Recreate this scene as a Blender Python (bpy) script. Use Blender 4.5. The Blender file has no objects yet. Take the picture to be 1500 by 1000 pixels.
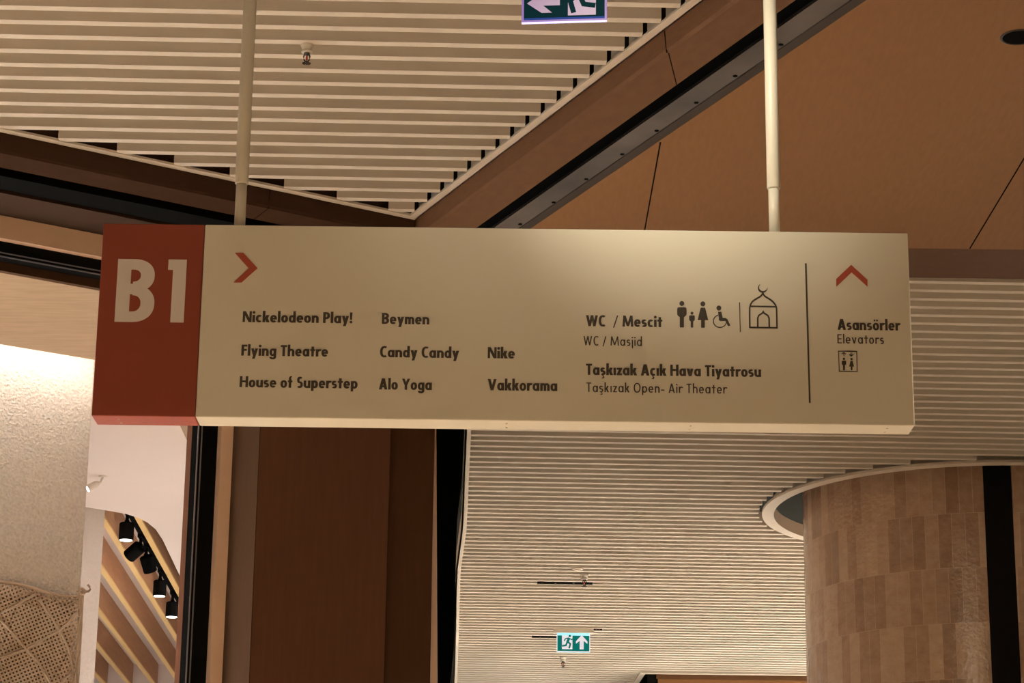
import bpy, bmesh, math, random
from mathutils import Vector, Matrix
random.seed(7)
S = bpy.context.scene
COL = S.collection

# ------------------------------------------------------------------ camera, world, lights, exposure
EYE = 1.6
FPX = 3500.0
TH = math.atan(1040 / FPX)
RO = 0.0122
Fv = Vector((0, math.cos(TH), math.sin(TH)))
_u0 = Vector((0, -math.sin(TH), math.cos(TH)))
Rv = math.cos(RO) * Vector((1, 0, 0)) + math.sin(RO) * _u0
Uv = -math.sin(RO) * Vector((1, 0, 0)) + math.cos(RO) * _u0
cam_d = bpy.data.cameras.new('camera')
cam_d.sensor_width = 36.0
cam_d.lens = FPX / 1500 * 36.0
cam_d.clip_end = 200
cam = bpy.data.objects.new('camera', cam_d)
COL.objects.link(cam)
cam.matrix_world = Matrix(((Rv.x, Uv.x, -Fv.x, 0), (Rv.y, Uv.y, -Fv.y, 0), (Rv.z, Uv.z, -Fv.z, EYE), (0, 0, 0, 1)))
S.camera = cam

S.view_settings.view_transform = 'Standard'
S.view_settings.look = 'None'
S.view_settings.gamma = 1
S.view_settings.use_curve_mapping = False
S.view_settings.exposure = 0.0
S.cycles.use_denoising = True
S.cycles.max_bounces = 8
S.cycles.diffuse_bounces = 5
S.cycles.sample_clamp_indirect = 6

W = bpy.data.worlds.new('world')
S.world = W
W.use_nodes = True
W.node_tree.nodes['Background'].inputs[0].default_value = (1.0, 0.70, 0.42, 1)
W.node_tree.nodes['Background'].inputs[1].default_value = 0.035

WARM = (1.0, 0.775, 0.49)
PALE = (1.0, 0.88, 0.74)


def area(name, loc, size, energy, color, spread=70, target=(0, 0, -1)):
    d = bpy.data.lights.new(name, 'AREA')
    d.shape = 'RECTANGLE'
    d.size, d.size_y = size
    d.energy = energy
    d.color = color
    d.spread = math.radians(spread)
    o = bpy.data.objects.new(name, d)
    COL.objects.link(o)
    o.location = loc
    o.rotation_euler = Vector(target).to_track_quat('-Z', 'Y').to_euler()
    return o


def spot(name, loc, energy, color, angle, blend=0.5, target=(0, 0, -1), radius=0.04):
    d = bpy.data.lights.new(name, 'SPOT')
    d.energy = energy
    d.color = color
    d.spot_size = math.radians(angle)
    d.spot_blend = blend
    d.shadow_soft_size = radius
    o = bpy.data.objects.new(name, d)
    COL.objects.link(o)
    o.location = loc
    o.rotation_euler = Vector(target).to_track_quat('-Z', 'Y').to_euler()
    return o


# the mall's ceiling lamps: they light the floor, and the floor lights the ceilings and the sign
SHOP = (1.0, 0.98, 0.96)
area('concourse_lamp', (-0.6, 0.5, 4.8), (6, 5), 318, WARM, 60)
area('coffer_lamp', (2.9, 7.4, 4.45), (1.2, 1.2), 60, WARM, 55, (-0.75, 0.0, -1))
area('coffer_lamp', (-3.0, 5.2, 4.5), (1.2, 1.2), 105, WARM, 60, (0.35, 0.05, -1))
area('hall_lamp', (8.0, 20.5, 4.6), (4, 4), 3700, (0.97, 1.0, 0.95), 80, (-0.5, 0, -1))
area('bulkhead_fill', (4.2, 24.5, 4.36), (3.5, 3.5), 480, (0.88, 1.0, 1.12), 120)  # unseen fill added behind the column to brighten the far ceiling
# unseen fill spots added to brighten the column and the far slats
spot('far_fill_spot', (1.7, 11.4, 4.90), 380, PALE, 62, 0.6)
spot('far_fill_spot', (0.7, 12.4, 4.90), 380, PALE, 62, 0.6)
# the accent lamp whose lower beam edge crosses the top of the sign
spot('sign_accent', (0.09, 5.55, 5.0), 124, (1.0, 0.88, 0.64), 54, 1.0, (0.33, 1.13, -0.53), 0.03)
spot('sign_accent', (-0.30, 5.45, 5.0), 20, (1.0, 0.88, 0.64), 56, 1.0, (0.25, 1.13, -0.55), 0.03)  # weak extra spot, added to spread the glow further left
# shop lamps
area('shop_lamp', (-1.3, 15.5, 4.3), (0.7, 0.7), 205, SHOP, 90)
area('shop_lamp', (-1.25, 12.4, 4.4), (0.5, 0.5), 112, SHOP, 70)
area('shop_lamp', (-4.6, 15.0, 4.3), (1.5, 1.5), 115, SHOP, 110)
area('shop_lamp', (-3.7, 8.95, 4.6), (1.6, 0.4), 540, (1.0, 0.97, 0.92), 60, (-0.10, 0.16, -1))


# ------------------------------------------------------------------ pixel rays of the photograph -> points on real planes
def ray(x, y):
    return Fv * FPX + Rv * (x - 750) - Uv * (y - 500)


def ah(x, y, h):
    """point at height h above the eye"""
    d = ray(x, y)
    p = d * (h / d.z)
    return Vector((p.x, p.y, p.z + EYE))


def ay(x, y, Y):
    d = ray(x, y)
    p = d * (Y / d.y)
    return Vector((p.x, p.y, p.z + EYE))


# ------------------------------------------------------------------ materials
MATS = {}


def nodes_of(name):
    m = bpy.data.materials.new(name)
    m.use_nodes = True
    nt = m.node_tree
    b = nt.nodes['Principled BSDF']
    MATS[name] = m
    return m, nt, b


def plain(name, col, rough=0.5, metal=0.0, spec=0.4, grain=0.0, scale=30, bump=0.0, stretch=(1, 1, 1), depth=0.01):
    m, nt, b = nodes_of(name)
    b.inputs['Roughness'].default_value = rough
    b.inputs['Metallic'].default_value = metal
    b.inputs['Specular IOR Level'].default_value = spec
    tc = nt.nodes.new('ShaderNodeTexCoord')
    mp = nt.nodes.new('ShaderNodeMapping')
    mp.inputs['Scale'].default_value = stretch
    nz = nt.nodes.new('ShaderNodeTexNoise')
    nz.inputs['Scale'].default_value = scale
    nz.inputs['Detail'].default_value = 6
    nt.links.new(tc.outputs['Object'], mp.inputs['Vector'])
    nt.links.new(mp.outputs['Vector'], nz.inputs['Vector'])
    rp = nt.nodes.new('ShaderNodeValToRGB')
    g = max(grain, 0.005)
    rp.color_ramp.elements[0].position = 0.3
    rp.color_ramp.elements[1].position = 0.7
    rp.color_ramp.elements[0].color = (*[c * (1 - g) for c in col], 1)
    rp.color_ramp.elements[1].color = (*[min(1, c * (1 + g)) for c in col], 1)
    nt.links.new(nz.outputs['Fac'], rp.inputs['Fac'])
    nt.links.new(rp.outputs['Color'], b.inputs['Base Color'])
    if bump:
        bp = nt.nodes.new('ShaderNodeBump')
        bp.inputs['Strength'].default_value = bump
        bp.inputs['Distance'].default_value = depth
        nt.links.new(nz.outputs['Fac'], bp.inputs['Height'])
        nt.links.new(bp.outputs['Normal'], b.inputs['Normal'])
    return m


def emit(name, col, strength, base=(0.5, 0.5, 0.5)):
    m, nt, b = nodes_of(name)
    b.inputs['Base Color'].default_value = (*base, 1)
    b.inputs['Emission Color'].default_value = (*col, 1)
    b.inputs['Emission Strength'].default_value = strength
    b.inputs['Roughness'].default_value = 0.8
    b.inputs['Specular IOR Level'].default_value = 0.0
    return m


M_cream = plain('cream_paint', (0.79, 0.76, 0.68), 0.55, 0, 0.18, 0.006, 400)
M_red = plain('brick_red_paint', (0.30, 0.072, 0.048), 0.6, 0, 0.12, 0.01, 400)
M_letter = plain('pale_vinyl', (0.80, 0.75, 0.76), 0.5)
M_ink = plain('charcoal_vinyl', (0.070, 0.060, 0.052), 0.55)
M_chev = plain('red_vinyl', (0.42, 0.085, 0.05), 0.5)
M_pole = plain('cream_tube', (0.78, 0.74, 0.66), 0.38, 0, 0.4, 0.01, 100)
M_screw = plain('dull_screw', (0.40, 0.34, 0.26), 0.4, 0.3)
M_slat = plain('slat_paint', (0.80, 0.73, 0.64), 0.55, 0, 0.3, 0.015, 8)
M_trimw = plain('white_trim', (0.80, 0.72, 0.62), 0.5, 0, 0.3, 0.01, 20)
M_slab = plain('plenum_dark', (0.34, 0.30, 0.26), 0.9, 0, 0.2, 0.15, 3)
M_slabd = plain('plenum_black', (0.035, 0.038, 0.036), 0.9, 0, 0.1, 0.15, 3)
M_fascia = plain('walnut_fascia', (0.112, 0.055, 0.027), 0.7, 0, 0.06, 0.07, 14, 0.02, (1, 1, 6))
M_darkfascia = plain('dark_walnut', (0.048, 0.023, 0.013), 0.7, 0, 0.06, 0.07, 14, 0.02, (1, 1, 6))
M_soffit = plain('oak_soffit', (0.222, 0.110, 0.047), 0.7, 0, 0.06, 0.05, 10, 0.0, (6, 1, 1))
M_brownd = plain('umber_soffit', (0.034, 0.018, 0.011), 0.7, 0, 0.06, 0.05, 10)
M_seam = plain('panel_joint', (0.012, 0.007, 0.005), 0.9, 0, 0.0)
M_track = plain('grey_metal', (0.080, 0.064, 0.055), 0.45, 0.0, 0.08, 0.45, 2.5)  # strong mottling paints blurry reflections into the metal's colour
M_trackg = plain('grey_plate', (0.055, 0.043, 0.035), 0.7, 0.0, 0.03, 0.05, 6)
M_black = plain('black_paint', (0.006, 0.006, 0.006), 0.8, 0, 0.0)
M_blackw = plain('black_panel', (0.012, 0.011, 0.011), 0.8, 0, 0.0)
M_darkwall = plain('dark_wood_wall', (0.135, 0.060, 0.036), 0.7, 0, 0.06, 0.06, 10, 0.02, (6, 6, 0.5))
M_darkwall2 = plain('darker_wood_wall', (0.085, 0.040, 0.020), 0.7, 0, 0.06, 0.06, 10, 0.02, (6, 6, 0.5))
M_brown = plain('brown_reveal', (0.060, 0.030, 0.015), 0.7, 0, 0.06, 0.06, 10, 0.0, (6, 6, 0.5))
M_beige = plain('beige_frame', (0.90, 0.64, 0.48), 0.5, 0, 0.3, 0.03, 10)
M_alu = plain('aluminium_line', (0.45, 0.47, 0.52), 0.3, 0.8, 0.5)
M_oak = plain('light_oak', (0.38, 0.265, 0.165), 0.55, 0, 0.25, 0.10, 5, 0.0, (1.2, 9, 9))
M_plaster = plain('pink_white_plaster', (0.84, 0.74, 0.68), 0.75, 0, 0.2, 0.01, 4)
M_stucco = plain('rough_stucco', (0.92, 0.88, 0.84), 0.95, 0, 0.0, 0.10, 75, 1.0, (1, 1, 1), 0.016)
M_white = plain('white_wall', (0.82, 0.76, 0.70), 0.8, 0, 0.15, 0.03, 60, 0.4)
M_baffle = plain('oak_baffle', (0.50, 0.28, 0.15), 0.55, 0, 0.25, 0.08, 6, 0.0, (6, 0.6, 8))
M_edge = plain('yellow_edge', (0.85, 0.58, 0.24), 0.5)
M_net = plain('macrame_cotton', (0.66, 0.535, 0.42), 0.9, 0, 0.1, 0.10, 160, 0.3)
M_netshade = plain('net_hole_shade', (0.20, 0.135, 0.085), 0.95, 0, 0.05, 0.1, 80)
M_cord = plain('cotton_cord', (0.66, 0.54, 0.43), 0.9, 0, 0.1, 0.10, 200, 0.4)
M_brass = plain('dull_brass', (0.42, 0.33, 0.24), 0.35, 0.7)
M_bronze = plain('dark_bronze', (0.055, 0.045, 0.038), 0.35, 0.6)
M_bulb = plain('red_glass_bulb', (0.55, 0.05, 0.03), 0.15, 0, 0.6)
M_floor = plain('stone_floor', (0.58, 0.49, 0.40), 0.5, 0, 0.3, 0.04, 3)
M_green_n = emit('exit_green_dim', (0.002, 0.017, 0.022), 1.0, (0.004, 0.012, 0.012))
M_white_n = emit('exit_white_dim', (0.36, 0.22, 0.40), 0.85, (0.3, 0.3, 0.3))
M_acryl_n = emit('exit_acrylic_lilac', (0.28, 0.13, 0.52), 0.75, (0.2, 0.2, 0.25))
M_rim_n = emit('exit_rim_glow', (0.62, 0.55, 1.0), 1.2)
M_blue_n = emit('exit_blue_glow', (0.02, 0.07, 0.36), 0.6, (0.02, 0.03, 0.1))
M_green_f = emit('exit_green_lit', (0.003, 0.14, 0.115), 1.0, (0.002, 0.03, 0.025))
M_white_f = emit('exit_white_lit', (0.52, 0.52, 0.60), 1.0)
M_rim_f = emit('exit_cyan_glow', (0.12, 0.72, 0.85), 1.0)
M_lens = emit('lamp_lens', (1.0, 0.96, 0.92), 6.0)
M_cove = emit('cove_led', (1.0, 0.91, 0.80), 27.0)

M_shopfloor = plain('pale_shop_floor', (0.60, 0.575, 0.54), 0.5, 0, 0.3, 0.03, 3)


def tile_material():
    m, nt, b = nodes_of('glazed_brown_tile')
    uv = nt.nodes.new('ShaderNodeUVMap')
    uv.uv_map = 'wrap'
    br = nt.nodes.new('ShaderNodeTexBrick')
    br.offset = 0.37
    br.squash = 1.0
    br.inputs['Scale'].default_value = 1.0
    br.inputs['Brick Width'].default_value = 0.080
    br.inputs['Row Height'].default_value = 0.327
    br.inputs['Mortar Size'].default_value = 0.0016
    br.inputs['Mortar Smooth'].default_value = 0.2
    br.inputs['Bias'].default_value = 0.0
    br.inputs['Color1'].default_value = (0, 0, 0, 1)
    br.inputs['Color2'].default_value = (1, 1, 1, 1)
    br.inputs['Mortar'].default_value = (0.5, 0.5, 0.5, 1)
    nt.links.new(uv.outputs['UV'], br.inputs['Vector'])
    rp = nt.nodes.new('ShaderNodeValToRGB')
    e = rp.color_ramp.elements
    e[0].color = (0.40, 0.25, 0.165, 1)
    e[1].color = (0.68, 0.48, 0.34, 1)
    nt.links.new(br.outputs['Color'], rp.inputs['Fac'])
    nz = nt.nodes.new('ShaderNodeTexNoise')
    nz.inputs['Scale'].default_value = 16
    nz.inputs['Detail'].default_value = 5
    nt.links.new(uv.outputs['UV'], nz.inputs['Vector'])
    mx = nt.nodes.new('ShaderNodeMixRGB')
    mx.blend_type = 'SOFT_LIGHT'
    mx.inputs['Fac'].default_value = 0.55
    nt.links.new(rp.outputs['Color'], mx.inputs['Color1'])
    nt.links.new(nz.outputs['Fac'], mx.inputs['Color2'])
    mm = nt.nodes.new('ShaderNodeMixRGB')
    mm.inputs['Color2'].default_value = (0.66, 0.49, 0.36, 1)
    nt.links.new(br.outputs['Fac'], mm.inputs['Fac'])
    nt.links.new(mx.outputs['Color'], mm.inputs['Color1'])
    nt.links.new(mm.outputs['Color'], b.inputs['Base Color'])
    n2 = nt.nodes.new('ShaderNodeTexNoise')
    n2.inputs['Scale'].default_value = 38
    n2.inputs['Detail'].default_value = 2
    nt.links.new(uv.outputs['UV'], n2.inputs['Vector'])
    bp = nt.nodes.new('ShaderNodeBump')
    bp.inputs['Strength'].default_value = 0.55
    bp.inputs['Distance'].default_value = 0.006
    nt.links.new(n2.outputs['Fac'], bp.inputs['Height'])
    nt.links.new(bp.outputs['Normal'], b.inputs['Normal'])
    b.inputs['Roughness'].default_value = 0.17
    b.inputs['Specular IOR Level'].default_value = 0.5
    return m


M_tile = tile_material()


# ------------------------------------------------------------------ mesh helpers
class MB:
    def __init__(s):
        s.v = []
        s.f = []

    def face(s, pts):
        i = len(s.v)
        s.v += [Vector(p) for p in pts]
        s.f.append(tuple(range(i, i + len(pts))))

    def prism(s, bottom, top):
        """solid between two outlines with the same number of points"""
        n = len(bottom)
        i = len(s.v)
        s.v += [Vector(p) for p in bottom] + [Vector(p) for p in top]
        s.f.append(tuple(range(i + n - 1, i - 1, -1)))
        s.f.append(tuple(range(i + n, i + 2 * n)))
        for k in range(n):
            s.f.append((i + k, i + (k + 1) % n, i + n + (k + 1) % n, i + n + k))

    def up(s, outline, z0, z1):
        s.prism([(p[0], p[1], z0) for p in outline], [(p[0], p[1], z1) for p in outline])

    def box(s, x0, y0, z0, x1, y1, z1):
        s.up([(x0, y0), (x1, y0), (x1, y1), (x0, y1)], z0, z1)

    def strip(s, xz, y0, y1):
        """outline in the X-Z plane, from y0 (front) to y1"""
        s.prism([(p[0], y0, p[1]) for p in xz], [(p[0], y1, p[1]) for p in xz])

    def lathe(s, prof, center=(0, 0, 0), n=20, axis=None, caps=True):
        """profile of (radius, z)"""
        q = Matrix.Identity(3) if axis is None else Vector(axis).to_track_quat('Z', 'Y').to_matrix()
        c = Vector(center)
        i = len(s.v)
        for r, z in prof:
            for k in range(n):
                a = 2 * math.pi * k / n
                s.v.append(c + q @ Vector((r * math.cos(a), r * math.sin(a), z)))
        for j in range(len(prof) - 1):
            for k in range(n):
                a, b = i + j * n + k, i + j * n + (k + 1) % n
                s.f.append((a, b, b + n, a + n))
        if caps:
            s.f.append(tuple(range(i + n - 1, i - 1, -1)))
            e = i + (len(prof) - 1) * n
            s.f.append(tuple(range(e, e + n)))

    def tube(s, pts, r, n=8):
        pts = [Vector(p) for p in pts]
        i = len(s.v)
        for k, p in enumerate(pts):
            t = (pts[min(k + 1, len(pts) - 1)] - pts[max(k - 1, 0)]).normalized()
            q = t.to_track_quat('Z', 'Y').to_matrix()
            for a in range(n):
                an = 2 * math.pi * a / n
                s.v.append(p + q @ Vector((r * math.cos(an), r * math.sin(an), 0)))
        for k in range(len(pts) - 1):
            for a in range(n):
                b = (a + 1) % n
                s.f.append((i + k * n + a, i + k * n + b, i + (k + 1) * n + b, i + (k + 1) * n + a))
        s.f.append(tuple(range(i + n - 1, i - 1, -1)))
        e = i + (len(pts) - 1) * n
        s.f.append(tuple(range(e, e + n)))

    def build(s, name, mat, parent=None, org=None, bevel=0, smooth=False):
        me = bpy.data.meshes.new(name)
        o_ = Vector(org) if org is not None else Vector((0, 0, 0))
        me.from_pydata([tuple(v - o_) for v in s.v], [], s.f)
        me.materials.append(mat)
        bm = bmesh.new()
        bm.from_mesh(me)
        bmesh.ops.recalc_face_normals(bm, faces=bm.faces)
        bm.to_mesh(me)
        bm.free()
        if smooth:
            for p in me.polygons:
                p.use_smooth = len(p.vertices) == 4
        me.update()
        o = bpy.data.objects.new(name, me)
        COL.objects.link(o)
        if parent is not None:
            o.parent = parent
        if bevel:
            md = o.modifiers.new('bevel', 'BEVEL')
            md.width = bevel
            md.segments = 2
            md.limit_method = 'ANGLE'
        return o


def tag(o, label, cat=None, group=None, kind=None):
    o['label'] = label
    if cat:
        o['category'] = cat
    if group:
        o['group'] = group
    if kind:
        o['kind'] = kind
    return o


def struct(o, label, cat):
    return tag(o, label, cat, None, 'structure')


def thing(name, loc, label, cat, group=None, rz=0.0):
    o = bpy.data.objects.new(name, None)
    o.empty_display_size = 0.1
    COL.objects.link(o)
    o.location = loc
    o.rotation_euler = (0, 0, rz)
    return tag(o, label, cat, group)


def copy_tree(o, parent=None):
    c = o.copy()
    COL.objects.link(c)
    c.parent = parent
    for ch in list(o.children):
        copy_tree(ch, c)
    return c


# ------------------------------------------------------------------ setting: heights above the eye
HN, HF, HS = 3.425, 3.34, 3.30
PITCH = 0.125
SL_W, SL_H = 0.037, 0.062
AD = math.radians(1.13)
av = Vector((math.cos(AD), math.sin(AD), 0))
mv = Vector((-math.sin(AD), math.cos(AD), 0))

flo = MB()
flo.box(-14, -12, -0.2, 16, 34, 0)
struct(flo.build('floor', M_floor), 'pale stone floor of the mall below the sign', 'floor')

sf = MB()
sf.up([(-13, 2.4), (-1.9, 9.9), (-0.9, 10.4), (-1.0, 20.4), (-13, 20.4)], 0.0, 0.006)
struct(sf.build('floor_shop', M_shopfloor), 'pale floor of the shop', 'floor')

T1 = ah(607.7, 321, HN)
T0 = ah(0, 192, HN)
T2 = ah(1000, 22, HN)
eR = (T2 - T1).normalized()
eL = (T1 - T0).normalized()
nR = Vector((-eR.y, eR.x, 0))
nL = Vector((-eL.y, eL.x, 0))
Z = lambda h: EYE + h


def line_x(P, e, y):
    return P.x + e.x * (y - P.y) / e.y


def meet(P, e, Q, g):
    """plan intersection of P+e*s and Q+g*t"""
    det = e.x * -g.y + g.x * e.y
    dx, dy = Q.x - P.x, Q.y - P.y
    s = (dx * -g.y + g.x * dy) / det
    return Vector((P.x + e.x * s, P.y + e.y * s, 0))


# near slatted ceiling
near = MB()
caps = MB()  # black stubs added to stand for the shaded gap past each slat
t0 = mv.dot(ah(560, 21.9, HN))
for n in range(-13, 18):
    tc = t0 + n * PITCH
    lim = []
    for tt in (tc - SL_W / 2, tc + SL_W / 2):
        P = mv * tt
        a_l = av.dot(meet(P, av, T0, eL)) + 0.045
        a_r = av.dot(meet(P, av, T1, eR)) - 0.040
        lim.append((a_l, a_r))
    a0 = max(max(l[0] for l in lim), -5.0)
    a1 = min(l[1] for l in lim)
    if a1 - a0 < 0.08:
        continue
    jit = random.uniform(-0.004, 0.004)
    q = [av * a0 + mv * (tc - SL_W / 2 + jit), av * a1 + mv * (tc - SL_W / 2 + jit), av * a1 + mv * (tc + SL_W / 2 + jit), av * a0 + mv * (tc + SL_W / 2 + jit)]
    near.up(q, Z(HN), Z(HN) + SL_H)
    c0, c1 = av * a1 + mv * (tc - SL_W / 2 + jit + 0.004), av * (a1 + 0.016) + mv * (tc - SL_W / 2 + jit + 0.004)
    caps.up([c0, c1, c1 + mv * (SL_W - 0.008), c0 + mv * (SL_W - 0.008)], Z(HN) + 0.004, Z(HN) + SL_H + 0.05)
ceil1 = struct(near.build('ceiling_1', M_slat), 'cream slatted baffle ceiling above the sign', 'ceiling')

caps.build('slat_end_shade', M_black, ceil1)['label'] = 'black stubs standing for the shade past the slat ends'

pl = MB()
pl.up([(-6, 2.5), (6, 2.5), (6, 10.3), (-6, 10.3)], Z(HN) + 0.28, Z(HN) + 0.34)
struct(pl.build('ceiling_2', M_slab), 'dark void above the near slatted ceiling', 'ceiling')


def offset_strip(P, e, n, s0, s1, o0, o1):
    return [P + e * s0 + n * o0, P + e * s1 + n * o0, P + e * s1 + n * o1, P + e * s0 + n * o1]


# white edge trim of the near ceiling: an angle with an upstand, mitred at the corner
def edge_path(o_l, o_r):
    """three plan points of the ceiling edge, offset outward"""
    c = meet(T0 + nL * o_l, eL, T1 + nR * o_r, eR)
    return [T0 - eL * 4.0 + nL * o_l, c, T1 + eR * 6.5 + nR * o_r]


def edge_band(mb, h0, h1, ol0, ol1, or0, or1, sides=(0, 1)):
    a = edge_path(ol0, or0)
    b = edge_path(ol1, or1)
    for k in sides:
        mb.up([a[k], a[k + 1], b[k + 1], b[k]], Z(h0), Z(h1))


tr = MB()
edge_band(tr, HN - 0.004, HN + 0.006, -0.038, 0.0, -0.038, 0.0)
_a, _b = edge_path(-0.006, -0.006), edge_path(0.0, 0.0)
tr.up([_a[1], _a[2], _b[2], _b[1]], Z(HN - 0.004), Z(HN + 0.11))
struct(tr.build('trim_1', M_trimw), 'thin cream edge trim around the near slatted ceiling', 'trim')


# wood fascia below it: an upright band, then a flared lower band
def edge_surface(mb, rings, sides=(0, 1)):
    """rings of (height, offset left, offset right)"""
    P = [[Vector((p.x, p.y, Z(h))) for p in edge_path(ol, or_)] for h, ol, or_ in rings]
    for k in range(len(P) - 1):
        for j in sides:
            mb.face([P[k][j], P[k][j + 1], P[k + 1][j + 1], P[k + 1][j]])


QL = (ah(0, 245, HS) - T0).dot(nL)
QR = (ah(780, 275, HS) - T1).dot(nR)
RINGS = [(HN + 0.10, 0.004, 0.004), (HN - 0.004, 0.004, 0.004), (3.352, 0.008, 0.010), (3.340, 0.012, 0.020), (HS, QL, QR), (HS + 0.05, QL, QR)]
fa = MB()
edge_surface(fa, RINGS, (1,))
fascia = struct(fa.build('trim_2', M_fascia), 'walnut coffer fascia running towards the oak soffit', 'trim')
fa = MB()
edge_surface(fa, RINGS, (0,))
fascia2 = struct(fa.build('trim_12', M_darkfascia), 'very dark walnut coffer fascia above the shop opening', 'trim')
for P, e, n, s, off, s2 in ((T0, eL, nL, (ah(394.5, 277, HN) - T0).dot(eL), QL, (ah(369, 323, HS) - T0).dot(eL)), (T1, eR, nR, (ah(997, 60, HN - .03) - T1).dot(eR), QR, (ah(990.5, 124, HS) - T1).dot(eR))):
    p = P + e * s
    sm = MB()
    for (h0, o0), (h1, o1) in (((HN - 0.004, 0.004), (3.34, 0.012)), ((3.34, 0.012 if n is nL else 0.02), (HS, off))):
        a = Vector((p.x, p.y, Z(h0))) + n * (o0 - 0.002)
        b = Vector((p.x, p.y, Z(h1))) + n * (o1 - 0.002) + (e * (s2 - s) if h1 == HS else Vector((0, 0, 0)))
        w = e * 0.0022
        sm.prism([a - w, a + w, b + w, b - w], [a - w + n * .004, a + w + n * .004, b + w + n * .004, b - w + n * .004])
    sm.build('panel_joint', M_seam, fascia2 if n is nL else fascia)


# metal track in the soffit beside the fascia
RO_ = [(ah(780, y, HS) - T1).dot(nR) for y in (275, 294, 321, 333)]
LO_ = [(ah(0, y, HS) - T0).dot(nL) for y in (245, 282)]
k = (LO_[1] - LO_[0]) / (RO_[3] - RO_[0])
LB = [LO_[0] + (r - RO_[0]) * k for r in RO_]
trk = MB()
edge_surface(trk, [(HS, LB[0], RO_[0]), (HS + 0.06, LB[0], RO_[0]), (HS + 0.06, LB[1], RO_[1]), (HS, LB[1], RO_[1])])
track = struct(trk.build('trim_3', M_black), 'black slot of the ceiling track beside the walnut fascia', 'trim')
t2 = MB()
edge_band(t2, HS, HS + 0.012, LB[1], LB[2] - 0.004, RO_[1], RO_[2] - 0.004, (1,))
t2.build('track_plate', M_track, track)['label'] = 'grey metal plate of the ceiling track'
t3 = MB()
edge_band(t3, HS + 0.001, HS + 0.012, LB[2] + 0.004, LB[3], RO_[2] + 0.004, RO_[3], (1,))
t3.build('edge_plate', M_trackg, track)
t4 = MB()
edge_band(t4, HS + 0.014, HS + 0.03, LB[1], LB[3], RO_[1], RO_[3])
t4.build('track_backing', M_black, track)
for px, py in ((762, 328), (811, 296), (859, 262), (911.5, 225.5), (962, 191), (1020, 150), (1077, 111), (1144, 65)):
    p = ah(px, py, HS)
    s_ = MB()
    s_.lathe([(0.0085, -0.0025), (0.0085, 0.004)], (p.x, p.y, p.z), 12)
    s_.build('screw', M_black, track)

# wood soffit to the far side, with its far edge
so = MB()
yf = 9.64
pA = T1 + nR * RO_[3]
near_pt = pA + eR * 6.5
far_pt = Vector((line_x(pA, eR, yf), yf, 0))
so.up([near_pt, (8.5, near_pt.y), (8.5, yf), far_pt], Z(HS), Z(HS) + 0.04)
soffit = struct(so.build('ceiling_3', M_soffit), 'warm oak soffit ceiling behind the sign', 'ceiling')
js = MB()
for a, b in (((968, 205), (945, 333)), ((1500, 232), (1400, 398))):
    A, B = ah(*a, HS), ah(*b, HS)
    d = (B - A).normalized()
    A2 = A - d * 3.0
    if A2.y < near_pt.y:
        A2 = A - d * ((A.y - near_pt.y - 0.1) / d.y)
    # keep the joint inside the panel
    if a[0] < 1000:
        A2 = A - d * 0.0
        s = meet(A, d, pA, eR)
        A2 = Vector((s.x, s.y, A.z)) + d * 0.02
    B2 = A + d * ((yf - 0.005 - A.y) / d.y)
    w = Vector((d.y, -d.x, 0)) * 0.003
    js.up([A2 - w, A2 + w, B2 + w, B2 - w], Z(HS) - 0.0008, Z(HS) + 0.01)
js.build('panel_joint', M_seam, soffit)
dk = MB()
dk.box(-0.3, yf, Z(HS) - 0.0, 8.5, yf + 0.02, Z(HF) + 0.1)
dk.box(-0.3, yf + 0.02, Z(HF) + 0.0, 8.5, 10.16, Z(HF) + 0.02)
struct(dk.build('trim_4', M_fascia), 'brown shadow strip between the oak soffit and the far slats', 'trim')

# recessed downlight in the soffit
c = ah(1493, 54, HS)
dl = thing('recessed_downlight', (c.x, c.y, Z(HS)), 'round black recessed downlight in the oak soffit', 'ceiling light')
m_ = MB()
m_.lathe([(0.056, -0.002), (0.060, -0.004), (0.064, -0.002), (0.064, 0.006), (0.056, 0.006)], n=32, caps=False)
m_.build('rim', M_bronze, dl)
m_ = MB()
m_.lathe([(0.057, -0.0015), (0.057, 0.004)], n=32)
m_.build('baffle_well', M_black, dl)

# far slatted ceiling with a wavy edge and a round opening
EDGE = [ah(x, y, HF) for x, y in ((683, 600), (681, 630), (679.5, 670), (678, 710), (677, 745), (675.5, 775), (671.5, 805), (668, 832), (667, 862), (666.5, 900), (665.5, 950), (664, 1000))]
EDGE = [Vector((-0.2, 10.1, Z(HF)))] + EDGE + [Vector((-0.72, 28.0, Z(HF)))]


def xl_of(y):
    for a, b in zip(EDGE, EDGE[1:]):
        if a.y <= y <= b.y:
            return a.x + (b.x - a.x) * (y - a.y) / (b.y - a.y)
    return EDGE[-1].x


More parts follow.
